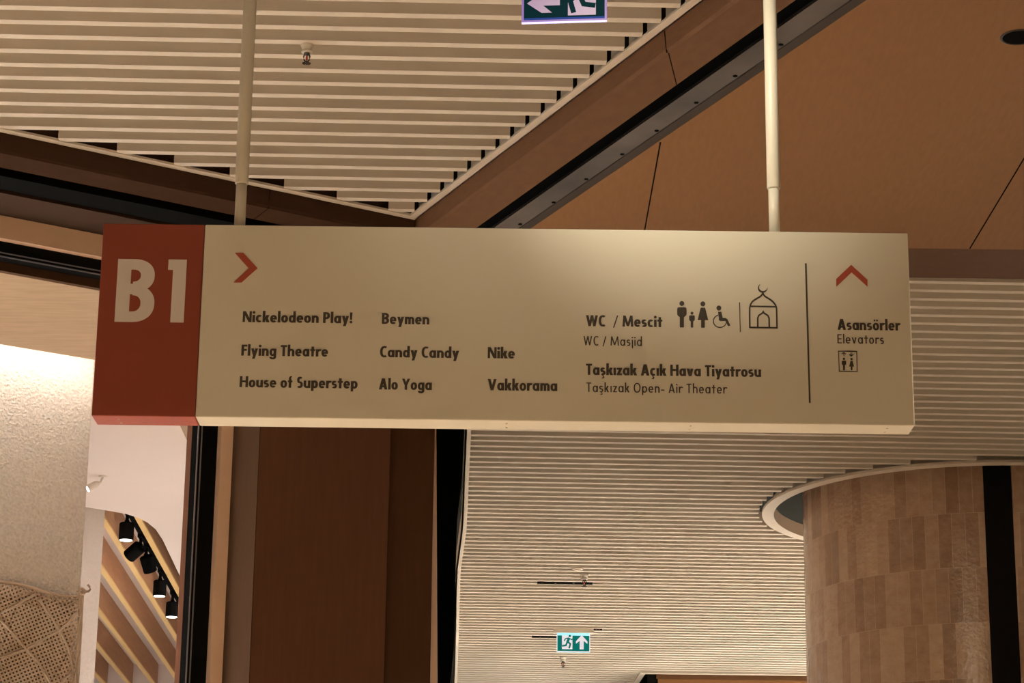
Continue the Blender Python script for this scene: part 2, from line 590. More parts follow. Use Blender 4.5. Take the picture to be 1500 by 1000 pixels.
CC = Vector((2.97, 14.904, 0))
RR = 1.356
RC = 1.095
OP1, OP2 = ah(945, 985, HF), ah(935, 1000, HF)
eO = (OP2 - OP1).normalized()
tF = mv.dot(ah(1400, 414, HF))
PF = 0.1272
far = MB()
n = 0
while True:
    tc = tF + n * PF
    n += 1
    if tc > 27.5:
        break
    segs = []
    y0 = tc
    yaw = tc * math.sin(AD)
    a_l = xl_of(tc) + 0.03 + yaw
    a_r = 7.0
    if tc > OP1.y - 0.06:
        a_r = OP1.x + eO.x * (tc - OP1.y) / eO.y - 0.03 + yaw
    dt = abs(tc - mv.dot(CC)) - SL_W / 2
    if dt < RR - 0.01:
        ca = av.dot(CC)
        hw = math.sqrt(max(RR * RR - max(dt, 0) ** 2, 0)) + 0.02
        segs = [(a_l, ca - hw), (ca + hw, a_r)]
    else:
        segs = [(a_l, a_r)]
    j = random.uniform(-0.006, 0.006)
    for a0, a1 in segs:
        if a1 - a0 < 0.05:
            continue
        far.up([av * a0 + mv * (tc - SL_W / 2 + j), av * a1 + mv * (tc - SL_W / 2 + j), av * a1 + mv * (tc + SL_W / 2 + j), av * a0 + mv * (tc + SL_W / 2 + j)], Z(HF), Z(HF) + SL_H)
struct(far.build('ceiling_4', M_slat), 'far cream slatted ceiling around the tiled column', 'ceiling')
pl2 = MB()
pl2.up([(e.x, e.y) for e in EDGE] + [(7.0, 28.0), (7.0, 10.16)], Z(HF) + 0.30, Z(HF) + 0.36)
struct(pl2.build('ceiling_5', M_slabd), 'dark void above the far slatted ceiling', 'ceiling')
te = MB()
for a, b in zip(EDGE, EDGE[1:]):
    te.up([a, b, b + Vector((0.035, 0, 0)), a + Vector((0.035, 0, 0))], Z(HF) - 0.012, Z(HF) + 0.0)
    te.up([a, b, b + Vector((0.012, 0, 0)), a + Vector((0.012, 0, 0))], Z(HF) - 0.012, Z(HF) + 0.12)
struct(te.build('trim_5', M_trimw), 'wavy white edge trim of the far slatted ceiling', 'trim')
rg = MB()
N = 96
for k in range(N):
    a, b = 2 * math.pi * k / N, 2 * math.pi * (k + 1) / N
    P = lambda r, t: (CC.x + r * math.cos(t), CC.y + r * math.sin(t))
    rg.up([P(RR, a), P(RR, b), P(RR - 0.075, b), P(RR - 0.075, a)], Z(HF) - 0.012, Z(HF) + 0.004)
    rg.up([P(RR - 0.063, a), P(RR - 0.063, b), P(RR - 0.075, b), P(RR - 0.075, a)], Z(HF) + 0.004, Z(HF) + 0.07)
struct(rg.build('trim_6', M_trimw), 'white ring trim around the opening for the tiled column', 'trim')

# tiled column
cyl = bpy.data.meshes.new('column')
bm = bmesh.new()
uvl = bm.loops.layers.uv.new('wrap')
NS = 128
zb, zt = 0.0, Z(HF) + 0.34
zoff = Z((CC.y - RC) * 0 + 0)
rows_h = ah(1399, 750, 0.001)
d_ = ray(1399, 750)
kk = (CC.y - RC + 0.02) / d_.y
zrow = EYE + d_.z * kk          # height of one measured tile course
for k in range(NS):
    a, b = 2 * math.pi * k / NS, 2 * math.pi * (k + 1) / NS
    vs = [bm.verts.new((CC.x + RC * math.cos(t), CC.y + RC * math.sin(t), z)) for t, z in ((a, zb), (b, zb), (b, zt), (a, zt))]
    f = bm.faces.new(vs)
    f.smooth = True
    for lp, (t, z) in zip(f.loops, ((a, zb), (b, zb), (b, zt), (a, zt))):
        lp[uvl].uv = (t * RC, z - zrow + 0.327 * 20)
bmesh.ops.remove_doubles(bm, verts=bm.verts, dist=1e-5)
bmesh.ops.recalc_face_normals(bm, faces=bm.faces)
bm.to_mesh(cyl)
bm.free()
cyl.materials.append(M_tile)
colo = bpy.data.objects.new('column', cyl)
COL.objects.link(colo)
struct(colo, 'round column clad in upright glazed brown tiles', 'column')
bk = MB()


def col_angle(x, y):
    d = ray(x, y)
    d = Vector((d.x, d.y)).normalized()
    c2 = Vector((CC.x, CC.y))
    b_ = c2.dot(d)
    disc = b_ * b_ - (c2.length_squared - RC * RC)
    s = b_ - math.sqrt(disc)
    p = d * s - c2
    return math.atan2(p.y, p.x)


aa, ab = 0.5 * (col_angle(1438, 690) + col_angle(1455, 1000)), 0.5 * (col_angle(1478, 690) + col_angle(1498, 1000))
for k in range(6):
    a, b = aa + (ab - aa) * k / 6, aa + (ab - aa) * (k + 1) / 6
    P = lambda r, t: (CC.x + r * math.cos(t), CC.y + r * math.sin(t))
    bk.up([P(RC - 0.01, a), P(RC - 0.01, b), P(RC + 0.006, b), P(RC + 0.006, a)], zb, zt - 0.02)
bk.build('black_strip', M_blackw, colo)['label'] = 'matt black vertical strip up the column'

# wood bulkhead at the end of the far ceiling
bh = MB()
bx0 = OP1.x + 0.02
bh.prism([(bx0 + 0.10, OP1.y + 0.05, Z(HF) - 0.55), (6.8, OP1.y + 0.05, Z(HF) - 0.55), (6.8, 27.5, Z(HF) - 0.55), (bx0 + 0.10 + eO.x * 5, 27.5, Z(HF) - 0.55)],
         [(bx0 + 0.10, OP1.y + 0.05, Z(HF) + 0.2), (6.8, OP1.y + 0.05, Z(HF) + 0.2), (6.8, 27.5, Z(HF) + 0.2), (bx0 + 0.10 + eO.x * 5, 27.5, Z(HF) + 0.2)])
bulk = struct(bh.build('wall_back', M_soffit), 'oak bulkhead closing the far end of the slatted ceiling', 'wall')
b2 = MB()
b2.box(bx0 + 0.44, OP1.y + 0.042, Z(HF) - 0.5, 6.0, OP1.y + 0.05, Z(HF) - 0.115)
b2.build('recessed_panel', M_brown, bulk)
b3 = MB()
b3.prism([(bx0 + 0.0, OP1.y + 0.03, Z(HF) - 0.5), (bx0 + 0.085, OP1.y + 0.045, Z(HF) - 0.5), (bx0 + 0.085, 27, Z(HF) - 0.5), (bx0, 27, Z(HF) - 0.5)],
         [(bx0 + 0.0, OP1.y + 0.03, Z(HF) + 0.1), (bx0 + 0.085, OP1.y + 0.045, Z(HF) + 0.1), (bx0 + 0.085, 27, Z(HF) + 0.1), (bx0, 27, Z(HF) + 0.1)])
b3.build('dark_return', M_black, bulk)
b4 = MB()
b4.box(bx0 + 0.085, OP1.y + 0.035, Z(HF) - 0.05, 6.0, OP1.y + 0.05, Z(HF) + 0.02)
b4.build('shadow_batten', M_fascia, bulk)
t7 = MB()
w = Vector((0.05, 0, 0))
t7.up([OP1 - w, OP1, OP1 + eO * 6, OP1 + eO * 6 - w], Z(HF) - 0.012, Z(HF) + 0.03)
t7.box(OP1.x - 0.05, OP1.y - 0.06, Z(HF) - 0.012, 6.8, OP1.y, Z(HF) + 0.03)
struct(t7.build('trim_7', M_trimw), 'white edge trim above the far oak bulkhead', 'trim')

# ------------------------------------------------------------------ shopfront on the left
O = ah(0, 315, HS)


def onF(px, py, off=0.0):
    """where the photo's ray meets the facade plane moved back by off: along-wall distance and height"""
    d = ray(px, py)
    k_ = (O.dot(nL) + off) / d.dot(nL)
    p = d * k_
    return (p - O).dot(eL), p.z + EYE


def FP(u, off):
    return O + eL * u + nL * off


def wallbox(mb, u0, u1, o0, o1, z0, z1):
    mb.up([FP(u0, o0), FP(u1, o0), FP(u1, o1), FP(u0, o1)], z0, z1)


REV = (O - ah(0, 282, HS)).dot(nL)
UL = -2.2
u382 = onF(382, 627, -REV)[0]
u573 = onF(573, 627, -REV)[0]
u637 = onF(637, 627, -REV + 0.05)[0]
u351 = u382 + 0.002
u325 = onF(325, 627, 0)[0]
u290 = onF(290, 627, 0.04)[0]
z348 = onF(0, 348)[1]
z375 = onF(0, 376, 0.04)[1]
zt_f = Z(HS)
m_ = MB()
wallbox(m_, u382, u573, -REV, 0.5, 0, zt_f)
wl = struct(m_.build('wall_left', M_darkwall), 'dark wood wall beside the shop opening', 'wall')
m_ = MB()
wallbox(m_, u382 - 0.004, u382, -REV + 0.001, 0.0, 0, zt_f)
m_.build('side_lining', M_brown, wl)['label'] = 'mid brown lining on the side of the wall'
m_ = MB()
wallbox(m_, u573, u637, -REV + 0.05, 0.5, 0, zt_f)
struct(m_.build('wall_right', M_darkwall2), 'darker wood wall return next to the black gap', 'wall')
m_ = MB()
wallbox(m_, u573 - 0.004, u573 + 0.002, -REV - 0.002, -REV + 0.06, 0, zt_f)
struct(m_.build('trim_8', M_brown), 'thin corner bead of the dark wood wall', 'trim')
# pale post at the end of the wall, a little wider at its foot
pp = [ay(636.5, 600, 10.32), ay(638.5, 600, 10.32), ay(640.5, 1000, 10.32), ay(630, 1000, 10.32)]
dzs = (pp[1].z - pp[2].z)
m_ = MB()
m_.prism(pp, [p + Vector((0, 0.06, 0)) for p in pp])
struct(m_.build('trim_9', M_beige), 'narrow pale post at the end of the dark wood wall', 'trim')
# brown soffit of the portal
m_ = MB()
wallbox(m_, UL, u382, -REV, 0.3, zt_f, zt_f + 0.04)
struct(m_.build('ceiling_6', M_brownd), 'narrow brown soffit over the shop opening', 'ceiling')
# beige portal frame: header and jamb
m_ = MB()
wallbox(m_, UL, u382 - 0.004, 0.0, 0.06, z348, zt_f)
wallbox(m_, u325, u382 - 0.004, 0.0, 0.06, 0, z348)
struct(m_.build('door_1', M_beige), 'beige frame around the shop opening', 'door')
# black frame with thin metal lines
m_ = MB()
wallbox(m_, UL, u325, 0.04, 0.10, z375, z348)
wallbox(m_, u290, u325, 0.04, 0.10, 0, z375)
blk = struct(m_.build('trim_10', M_black), 'black metal frame inside the beige shop frame', 'trim')
m_ = MB()
for dz in (0.0, 0.016):
    wallbox(m_, UL, u290 + dz, 0.036, 0.041, z375 + dz, z375 + dz + 0.005)
    wallbox(m_, u290 + dz, u290 + dz + 0.005, 0.036, 0.041, 0, z375 + dz)
m_.build('metal_line', M_alu, blk)
# oak header behind and oak soffit
z397 = onF(0, 397, 0.11)[1]
h397 = z397 - EYE
o505 = (ah(0, 504, h397) - O).dot(nL)
m_ = MB()
wallbox(m_, UL, u290 + 0.06, 0.10, 0.13, z397, z375 + 0.05)
struct(m_.build('trim_11', M_brown), 'brown inner header above the shop opening', 'trim')
m_ = MB()
u_end = onF(300, 560, o505)[0]
wallbox(m_, UL, u_end, 0.13, o505, z397, z397 + 0.05)
struct(m_.build('ceiling_7', M_oak), 'light oak soffit inside the shop', 'ceiling')

# stucco wall with a light cove above it
OS = o505 + 0.19
uA, zA = onF(139, 525, OS)
uB, zB = onF(122, 850, OS)
uC = uB + (uA - uB) * (0 - zB) / (zA - zB)
uD = uB + (uA - uB) * (z397 + 0.4 - zB) / (zA - zB)
m_ = MB()
m_.prism([FP(UL, OS) + Vector((0, 0, -O.z)), FP(uB, OS) + Vector((0, 0, -O.z)), FP(uB, OS + .35) + Vector((0, 0, -O.z)), FP(UL, OS + .35) + Vector((0, 0, -O.z))],
         [FP(UL, OS) + Vector((0, 0, z397 + .4 - O.z)), FP(uD, OS) + Vector((0, 0, z397 + .4 - O.z)), FP(uD, OS + .35) + Vector((0, 0, z397 + .4 - O.z)), FP(UL, OS + .35) + Vector((0, 0, z397 + .4 - O.z))])
struct(m_.build('wall_shop', M_stucco), 'rough cream stucco wall inside the shop', 'wall')
m_ = MB()
wallbox(m_, UL, u_end, 0.13, OS + .35, z397 + 0.4, z397 + 0.44)
wallbox(m_, uA - 0.004, uA + 0.02, o505 - 0.05, OS + .36, z397 + 0.05, z397 + 0.44)
wallbox(m_, UL, uA + 0.02, o505 - 0.07, o505 - 0.05, z397 + 0.05, z397 + 0.44)
struct(m_.build('ceiling_8', M_plaster), 'plaster lid of the light cove over the stucco wall', 'ceiling')
m_ = MB()
wallbox(m_, UL, uA - 0.02, o505 + 0.012, o505 + 0.036, z397 + 0.062, z397 + 0.072)
tag(m_.build('cove_light', M_cove), 'hidden warm light strip along the top of the stucco wall', 'light strip')
# white wall end behind the stucco
HP = 2.90
OW = (ah(140, 752, HP) - O).dot(nL) + 0.03
uW0, _ = onF(118, 800, OW)
uW1, zW1 = onF(152, 764, OW)
uW2, zW2 = onF(135.5, 1000, OW)
m_ = MB()
base = lambda z: Vector((0, 0, z - O.z))
uW3 = uW1 + (uW2 - uW1) * (zW1 - 0) / (zW1 - zW2)
zt2 = Z(3.2)
uW4 = uW1 + (uW2 - uW1) * (zW1 - zt2) / (zW1 - zW2)
m_.prism([FP(uW0 - 1.6, OW) + base(0), FP(uW2, OW) + base(0), FP(uW2, OW + .5) + base(0), FP(uW0 - 1.6, OW + .5) + base(0)],
         [FP(uW0 - 1.6, OW) + base(zt2), FP(uW4, OW) + base(zt2), FP(uW4, OW + .5) + base(zt2), FP(uW0 - 1.6, OW + .5) + base(zt2)])
struct(m_.build('wall_inner', M_white), 'white textured wall end behind the stucco wall', 'wall')

# plaster ceiling with a rounded recess edge
cur = [ah(x, y, HP) for x, y in ((60, 736), (122, 742), (160, 748), (185, 752.5), (202, 758), (216, 765), (228, 775), (238, 790), (250, 815), (270, 857), (290, 897))]
cur = [cur[0] + (cur[0] - cur[1]) * 1.2] + cur + [cur[-1] + (cur[-1] - cur[-2]) * 3.2]
PB1, PB2 = ah(264, 624, HP), ah(290, 680, HP)
dB = (PB2 - PB1).normalized()
pr = PB1 - dB * 1.2
out = [(p.x, p.y) for p in cur]
q1 = PB1 + dB * (cur[-1].y - PB1.y) / dB.y
m_ = MB()
q0 = FP(uA - 1.9, OS + 0.36)
q9 = FP(uA + 0.03, OS + 0.36)
q8 = FP(uA + 0.03, 0.8)
m_.up(out + [(q1.x, q1.y), (pr.x, pr.y), (q8.x, q8.y), (q9.x, q9.y), (q0.x, q0.y)], Z(HP), Z(HP) + 0.05)
for a_, b_ in ((q8, pr), (q9, q8)):
    t_ = (Vector((b_.x, b_.y, 0)) - Vector((a_.x, a_.y, 0))).normalized()
    w_ = Vector((-t_.y, t_.x, 0)) * 0.03
    m_.up([a_, b_, b_ - w_, a_ - w_], Z(HP), z397 + 0.46)
struct(m_.build('ceiling_9', M_plaster), 'smooth pinkish white plaster ceiling with a rounded recess', 'ceiling')
m_ = MB()
m_.up([(pr.x, pr.y), (q1.x, q1.y), (q1.x + 0.9, q1.y), (pr.x + 0.9, pr.y)], Z(HP), Z(HP) + 0.05)
struct(m_.build('ceiling_10', M_oak), 'oak ceiling strip beside the plaster ceiling', 'ceiling')
m_ = MB()
YW = 20.4
m_.up([(-6.5, 12.6), (-1.9, 12.6), (-1.9, YW), (-6.5, YW)], Z(3.14), Z(3.2))
struct(m_.build('ceiling_11', M_plaster), 'pale recess ceiling above the wood baffles', 'ceiling')
m_ = MB()
m_.box(-6.5, YW, 0, -1.0, YW + 0.1, Z(3.2))
struct(m_.build('wall_end', M_plaster), 'pale end wall of the shop behind the baffles', 'wall')
# shop side wall towards the hall, hidden behind the dark wall
m_ = MB()
sA = FP(u637, 0.45)
m_.up([(sA.x - 0.12, sA.y), (sA.x - .02, sA.y), (-1.0, YW + .1), (-1.1, YW + .1)], 0, Z(3.5))
struct(m_.build('wall_side', M_plaster), 'pale side wall between the shop and the hall', 'wall')
m_ = MB()
m_.box(-4.0, 28.2, 0, 1.3, 28.3, 9.5)
struct(m_.build('wall_far', M_blackw), 'black wall rising past the wavy ceiling edge', 'wall')

# oak baffles in the recess
HB = 2.95
names = ['first oak ceiling baffle, running just beside the spotlight track', 'second oak ceiling baffle counted from the spotlight track', 'third oak ceiling baffle counted from the spotlight track',
         'fourth oak ceiling baffle counted from the spotlight track', 'fifth oak ceiling baffle counted from the spotlight track', 'last oak ceiling baffle, nearest the white wall end']
bdir = Vector((-0.0295, 1, 0)).normalized()
bsh = Vector((bdir.y, -bdir.x, 0))
X15 = [-2.205, -2.415, -2.622, -2.848, -3.06, -3.275]


def baffle(root):
    L0_, L1_ = -2.35, YW - 15.02
    w_ = 0.018
    m1 = MB()
    m1.prism([bdir * L0_ - bsh * w_ + Vector((0, 0, 0.012)), bdir * L0_ + bsh * w_ + Vector((0, 0, 0.012)), bdir * L1_ + bsh * w_ + Vector((0, 0, 0.012)), bdir * L1_ - bsh * w_ + Vector((0, 0, 0.012))],
             [bdir * L0_ - bsh * w_ + Vector((0, 0, 0.19)), bdir * L0_ + bsh * w_ + Vector((0, 0, 0.19)), bdir * L1_ + bsh * w_ + Vector((0, 0, 0.19)), bdir * L1_ - bsh * w_ + Vector((0, 0, 0.19))])
    m1.build('board', M_baffle, root)
    m2 = MB()
    m2.prism([bdir * L0_ - bsh * w_, bdir * L0_ + bsh * w_, bdir * L1_ + bsh * w_, bdir * L1_ - bsh * w_],
             [bdir * L0_ - bsh * w_ + Vector((0, 0, 0.012)), bdir * L0_ + bsh * w_ + Vector((0, 0, 0.012)), bdir * L1_ + bsh * w_ + Vector((0, 0, 0.012)), bdir * L1_ - bsh * w_ + Vector((0, 0, 0.012))])
    m2.build('edge_strip', M_edge, root)['label'] = 'pale yellow strip along the lower edge'


b0 = None
for i, x in enumerate(X15):
    if b0 is None:
        b0 = thing('ceiling_baffle', (x, 15.0, Z(HB)), names[i], 'ceiling baffle', 'oak baffles in the shop ceiling')
        baffle(b0)
    else:
        o = copy_tree(b0)
        o.location = (x, 15.0, Z(HB))
        o['label'] = names[i]

# spotlight track and heads
xt = lambda y: -2.262 - 0.0295 * (y - 15.0)
HT = 2.985
tk = thing('lighting_track', (xt(15), 15.0, Z(HT)), 'black lighting track running between two oak baffles', 'lighting track')
m_ = MB()
m_.prism([bdir * -1.75 - bsh * .015, bdir * -1.75 + bsh * .015, bdir * 5 + bsh * .015, bdir * 5 - bsh * .015],
         [bdir * -1.75 - bsh * .015 + Vector((0, 0, .03)), bdir * -1.75 + bsh * .015 + Vector((0, 0, .03)), bdir * 5 + bsh * .015 + Vector((0, 0, .03)), bdir * 5 - bsh * .015 + Vector((0, 0, .03))])
m_.build('rail', M_black, tk)
for s in (-1.6, 0.4, 2.4, 4.4):
    m_ = MB()
    m_.lathe([(0.006, 0.03), (0.006, 3.14 - HT)], tuple(bdir * s), 8)
    m_.build('hanger', M_black, tk)


def spotlight(root, tilt):
    """origin on the underside of the track"""
    m1 = MB()
    m1.box(-.014, -.05, -.022, .014, .05, 0)
    m1.build('adapter', M_black, root)
    m1 = MB()
    m1.tube([(0, 0, -.02), (0, 0, -.065)], .010, 10)
    m1.lathe([(0.0, -.016), (.014, -.012), (.014, .012), (0.0, .016)], (0, 0, -.068), 12, (1, 0, 0))
    m1.build('stem', M_black, root)
    piv = Vector((0, 0, -.07))
    ax = Vector(tilt).normalized()
    hd = MB()
    hd.lathe([(.036, 0), (.043, .006), (.043, .10), (.040, .104), (.040, .098)], tuple(piv), 24, ax)
    h = hd.build('lamp_head', M_black, root, smooth=False)
    ln = MB()
    ln.lathe([(.036, .0), (.036, .003)], tuple(piv + ax * .1015), 20, ax)
    ln.build('lens', M_lens, h)['label'] = 'glowing white lamp lens'


heads = [((195, 776), (0, 0, -1), 'black track spotlight closest to the rounded plaster edge'),
         ((202, 812), (-0.8, 0.45, -0.6), 'black track spotlight tilted sideways in front of another'),
         ((212, 826), (0.25, 0.45, -0.85), 'black track spotlight half hidden behind the tilted one'),
         ((233, 861), (0, 0, -1), 'upright black track spotlight just past the tilted pair'),
         ((253, 892), (0, 0, -1), 'black track spotlight, second past the tilted pair'),
         ((266, 921), (0, 0.35, -1), 'black track spotlight cut off by the black door frame')]
for (px, py), tl, lb in heads:
    # where on the track does the head's middle (0.12 m below it) show at this pixel
    best = None
    for i in range(400):
        y = 13.2 + i * 0.012
        p = Vector((xt(y), y, HT - 0.12))
        z_ = p.dot(Fv)
        ex = 750 + FPX * p.dot(Rv) / z_ - px
        ey = 500 - FPX * p.dot(Uv) / z_ - py
        e_ = ey * ey + 0.3 * ex * ex
        if best is None or e_ < best[0]:
            best = (e_, y)
    y = best[1]
    r_ = thing('track_spotlight', (xt(y), y, Z(HT)), lb, 'spotlight', 'spotlights on the shop track')
    spotlight(r_, tl)
# small white ceiling spot by the stucco wall
p = ah(151, 697, HP)
ws = thing('ceiling_spotlight', (p.x, p.y, Z(HP)), 'small white spotlight under the plaster ceiling by the stucco edge', 'spotlight')
m_ = MB()
m_.lathe([(.022, 0), (.022, -.008)], (0, 0, 0), 16)
m_.tube([(0, 0, -.005), (-.01, 0, -.035), (-.035, 0, -.045)], .007, 8)
m_.build('stem', M_trimw, ws)
ax = Vector((-0.75, -0.25, -0.55)).normalized()
m_ = MB()
m_.lathe([(.010, -.02), (.021, 0), (.021, .045), (.018, .05)], (-.035, 0, -.045), 16, ax)
h = m_.build('lamp_head', M_trimw, ws)
m_ = MB()
m_.lathe([(.016, 0), (.016, .003)], tuple(Vector((-.035, 0, -.045)) + ax * .05), 16, ax)
m_.build('lens', M_lens, h)

# macrame net hanging on the stucco wall
ON = OS - 0.022


def NP(px, py, d=0.0):
    u, z = onF(px, py, ON + d)
    q = FP(u, ON + d)
    return Vector((q.x, q.y, z))


C4 = lambda x, y: (x / 5.88, 830 + y / 5.88)
org = NP(60, 1000)
net = thing('macrame_net', tuple(org), 'cream knotted macrame net hung on the stucco wall', 'macrame hanging')
hem_px = [C4(*p) for p in ((-900, 150), (-500, 90), (-250, 120), (0, 133), (80, 138), (170, 155), (300, 190), (420, 225), (520, 250), (610, 258), (670, 258))]


def hem_y(x):
    for a, b in zip(hem_px, hem_px[1:]):
        if a[0] <= x <= b[0]:
            return a[1] + (b[1] - a[1]) * (x - a[0]) / (b[0] - a[0])
    return hem_px[-1][1]


def right_x(y):
    return 114.5 - (y - 872) * 0.045


m_ = MB()
ca, sa = math.cos(math.radians(-22)), math.sin(math.radians(-22))
cell = 5.35
G = {}


def gv(px, py):
    dep = min(1.0, max(0.0, (py - hem_y(px)) / 25))
    d = -dep * (0.022 + 0.014 * math.sin(px * 0.06 + py * 0.03) + 0.008 * math.sin(py * 0.045))
    return NP(px, py, d)


# grid of small square holes, turned like the weave in the photo
for i in range(-60, 40):
    for j in range(-30, 62):
        cx = 40 + (i * cell) * ca - (j * cell) * sa
        cy = 850 + (i * cell) * sa + (j * cell) * ca
        if cx < -148 or cy > 1120 or cy < hem_y(cx) + 3.0 or cx > right_x(cy):
            continue
        o4, i4 = [], []
        for sx, sy in ((-1, -1), (1, -1), (1, 1), (-1, 1)):
            ox, oy = sx * cell * .5, sy * cell * .5
            o4.append(gv(cx + ox * ca - oy * sa, cy + ox * sa + oy * ca))
            ox, oy = sx * cell * .25, sy * cell * .25
            i4.append(gv(cx + ox * ca - oy * sa, cy + ox * sa + oy * ca))
        for k_ in range(4):
            m_.face([o4[k_], o4[(k_ + 1) % 4], i4[(k_ + 1) % 4], i4[k_]])
no = m_.build('mesh_panel', M_net, net, org)
lin = MB()  # brown sheet put in for the shade behind the net's holes
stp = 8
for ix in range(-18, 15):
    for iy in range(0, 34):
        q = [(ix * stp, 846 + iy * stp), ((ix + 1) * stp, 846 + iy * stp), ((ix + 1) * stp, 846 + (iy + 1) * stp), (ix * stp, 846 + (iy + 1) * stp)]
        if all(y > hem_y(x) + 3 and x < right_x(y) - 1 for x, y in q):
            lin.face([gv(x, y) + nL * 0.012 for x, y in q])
lin.build('layer', M_netshade, net, org)['label'] = 'brown painted-shade lining seen through the holes'
md = no.modifiers.new('thick', 'SOLIDIFY')
md.thickness = 0.005
m_ = MB()
m_.tube([gv(x, y) + nL * -0.004 for x, y in hem_px], 0.0075, 8)
m_.build('hem_cord', M_cord, net, org)
for path in (((0, 400), (120, 340), (210, 290), (300, 240)), ((330, 280), (430, 420), (510, 550), (565, 660), (600, 760), (620, 850), (622, 1000)),
             ((-300, 860), (0, 780), (220, 715), (400, 610), (510, 550), (590, 480), (650, 400)), ((-100, 380), (20, 480), (120, 590), (220, 710), (330, 830), (430, 1000), (470, 1090)),
             ((520, 1000), (620, 900))):
    m_ = MB()
    m_.tube([gv(*C4(*p)) + nL * -0.004 for p in path], 0.006, 8)
    m_.build('cord', M_cord, net, org)
m_ = MB()
for k_ in range(9):
    x, y = C4(490 + k_ * 21, 275 + (k_ % 2) * 22)
    p0 = gv(x, y) + nL * -0.008
    m_.lathe([(0, -.008), (.006, -.005), (.007, 0), (.006, .005), (0, .008)], tuple(p0), 8)
m_.build('knot_row', M_cord, net, org)
m_ = MB()
for dx, r in ((0, .010), (7, .0065)):
    m_.tube([NP(*C4(690 + dx * 3, 240), -0.01), NP(*C4(690 + dx * 2, 400), -0.02), NP(*C4(672 + dx * 2.5, 700), -0.02), NP(*C4(650 + dx * 3, 1000), -0.02), NP(*C4(640 + dx * 3, 1250), -0.02)], r, 8)
m_.build('hanging_rope', M_cord, net, org)
m_ = MB()
kp = NP(*C4(697, 215), -0.012)
pts = []
for k_ in range(26):
    t = k_ / 25 * 4 * math.pi
    pts.append(kp + eL * (0.016 * math.cos(t)) + Vector((0, 0, 0.014 * math.sin(t))) + nL * (-0.006 + 0.010 * math.sin(t * .5)))
m_.tube(pts, .006, 8)
m_.tube([kp, NP(*C4(740, 212), -0.01)], .005, 8)
m_.build('rope_knot', M_cord, net, org)
hp = NP(*C4(765, 215), -0.01)
hk = thing('wall_hook', tuple(hp), 'small curved metal hook holding the rope knot', 'hook')
m_ = MB()
pts = [NP(*C4(x, y), d) for x, y, d in ((705, 240, .065), (720, 225, .03), (740, 214, -0.012), (765, 210, -.012), (778, 195, -.012), (772, 172, -.012), (755, 152, -.012))]
m_.tube(pts, .0055, 8)
m_.build('hook_wire', M_brass, hk, tuple(hp))

# ------------------------------------------------------------------ the hanging sign
YS = 6.7308
ZB, ZT = Z(1.7595), Z(2.352)
XL, XR, XJ = -1.2215, 1.1755, -0.9195
DEP = 0.107
sg = thing('directional_sign', (0.0, YS + DEP / 2, ZB), 'long cream and brick red mall directory sign hanging from two poles', 'sign')
SO = (0.0, YS + DEP / 2, ZB)
m_ = MB()
m_.box(XJ + 0.0008, YS, ZB, XR, YS + DEP, ZT)
cab = m_.build('sign_panel', M_cream, sg, SO, 0.003)
cab['label'] = 'cream sign panel with dark lettering'
m_ = MB()
m_.box(XL, YS, ZB, XJ - 0.0008, YS + DEP, ZT)
redp = m_.build('level_panel', M_red, sg, SO, 0.003)
redp['label'] = 'brick red level panel reading B1'
for px, par in ((175, redp), (742, cab), (1011, cab), (1298, cab)):
    x = ay(px, 620, YS + 0.05).x
    for dy in (0.035, 0.08):
        m_ = MB()
        m_.lathe([(.0035, -.0008), (.0035, .002)], (x, YS + dy, ZB), 10)
        m_.build('screw', M_screw, par, SO)
for px in (352, 1130):
    x = ay(px - 1 if px < 700 else 1134.5, 332, YS + DEP / 2).x
    yc = YS + DEP / 2
    zj = ay(px, 270 if px < 700 else 277, yc).z
    m_ = MB()
    m_.lathe([(.0185, zj - ZB + 0.0), (.0205, zj - ZB + 0.004), (.0205, Z(HN) + 0.27 - ZB)], (x, 0, 0), 24)
    pole = m_.build('hanger_pole', M_pole, sg, None, 0, True)
    m_ = MB()
    m_.lathe([(.0165, ZT - ZB - 0.002), (.0165, zj - ZB + 0.02)], (x, 0, 0), 24)
    m_.build('inner_tube', M_pole, pole, None, 0, True)


# ---- lettering drawn from strokes
def ell(cx, cy, rx, ry, a, e=2.25):
    c, s = math.cos(a), math.sin(a)
    return (cx + rx * math.copysign(abs(c) ** (2 / e), c), cy + ry * math.copysign(abs(s) ** (2 / e), s))


def ring(cx, cy, rx, ry, wx, wy, a0=0, a1=360, n=None):
    n = n or max(6, int(abs(a1 - a0) / 9))
    out = []
    for k in range(n):
        a, b = math.radians(a0 + (a1 - a0) * k / n), math.radians(a0 + (a1 - a0) * (k + 1) / n)
        out.append([ell(cx, cy, rx, ry, a), ell(cx, cy, rx, ry, b), ell(cx, cy, rx - wx, ry - wy, b), ell(cx, cy, rx - wx, ry - wy, a)])
    return out


def rc(x0, y0, x1, y1):
    return [[(x0, y0), (x1, y0), (x1, y1), (x0, y1)]]


def dg(x0, y0, x1, y1, w):
    """slanted stroke with level ends, left edge given"""
    return [[(x0, y0), (x0 + w, y0), (x1 + w, y1), (x1, y1)]]


def dot(cx, cy, r, ry=None):
    ry = ry or r
    return [[(cx + r * math.cos(2 * math.pi * k / 14), cy + ry * math.sin(2 * math.pi * k / 14)) for k in range(14)]]


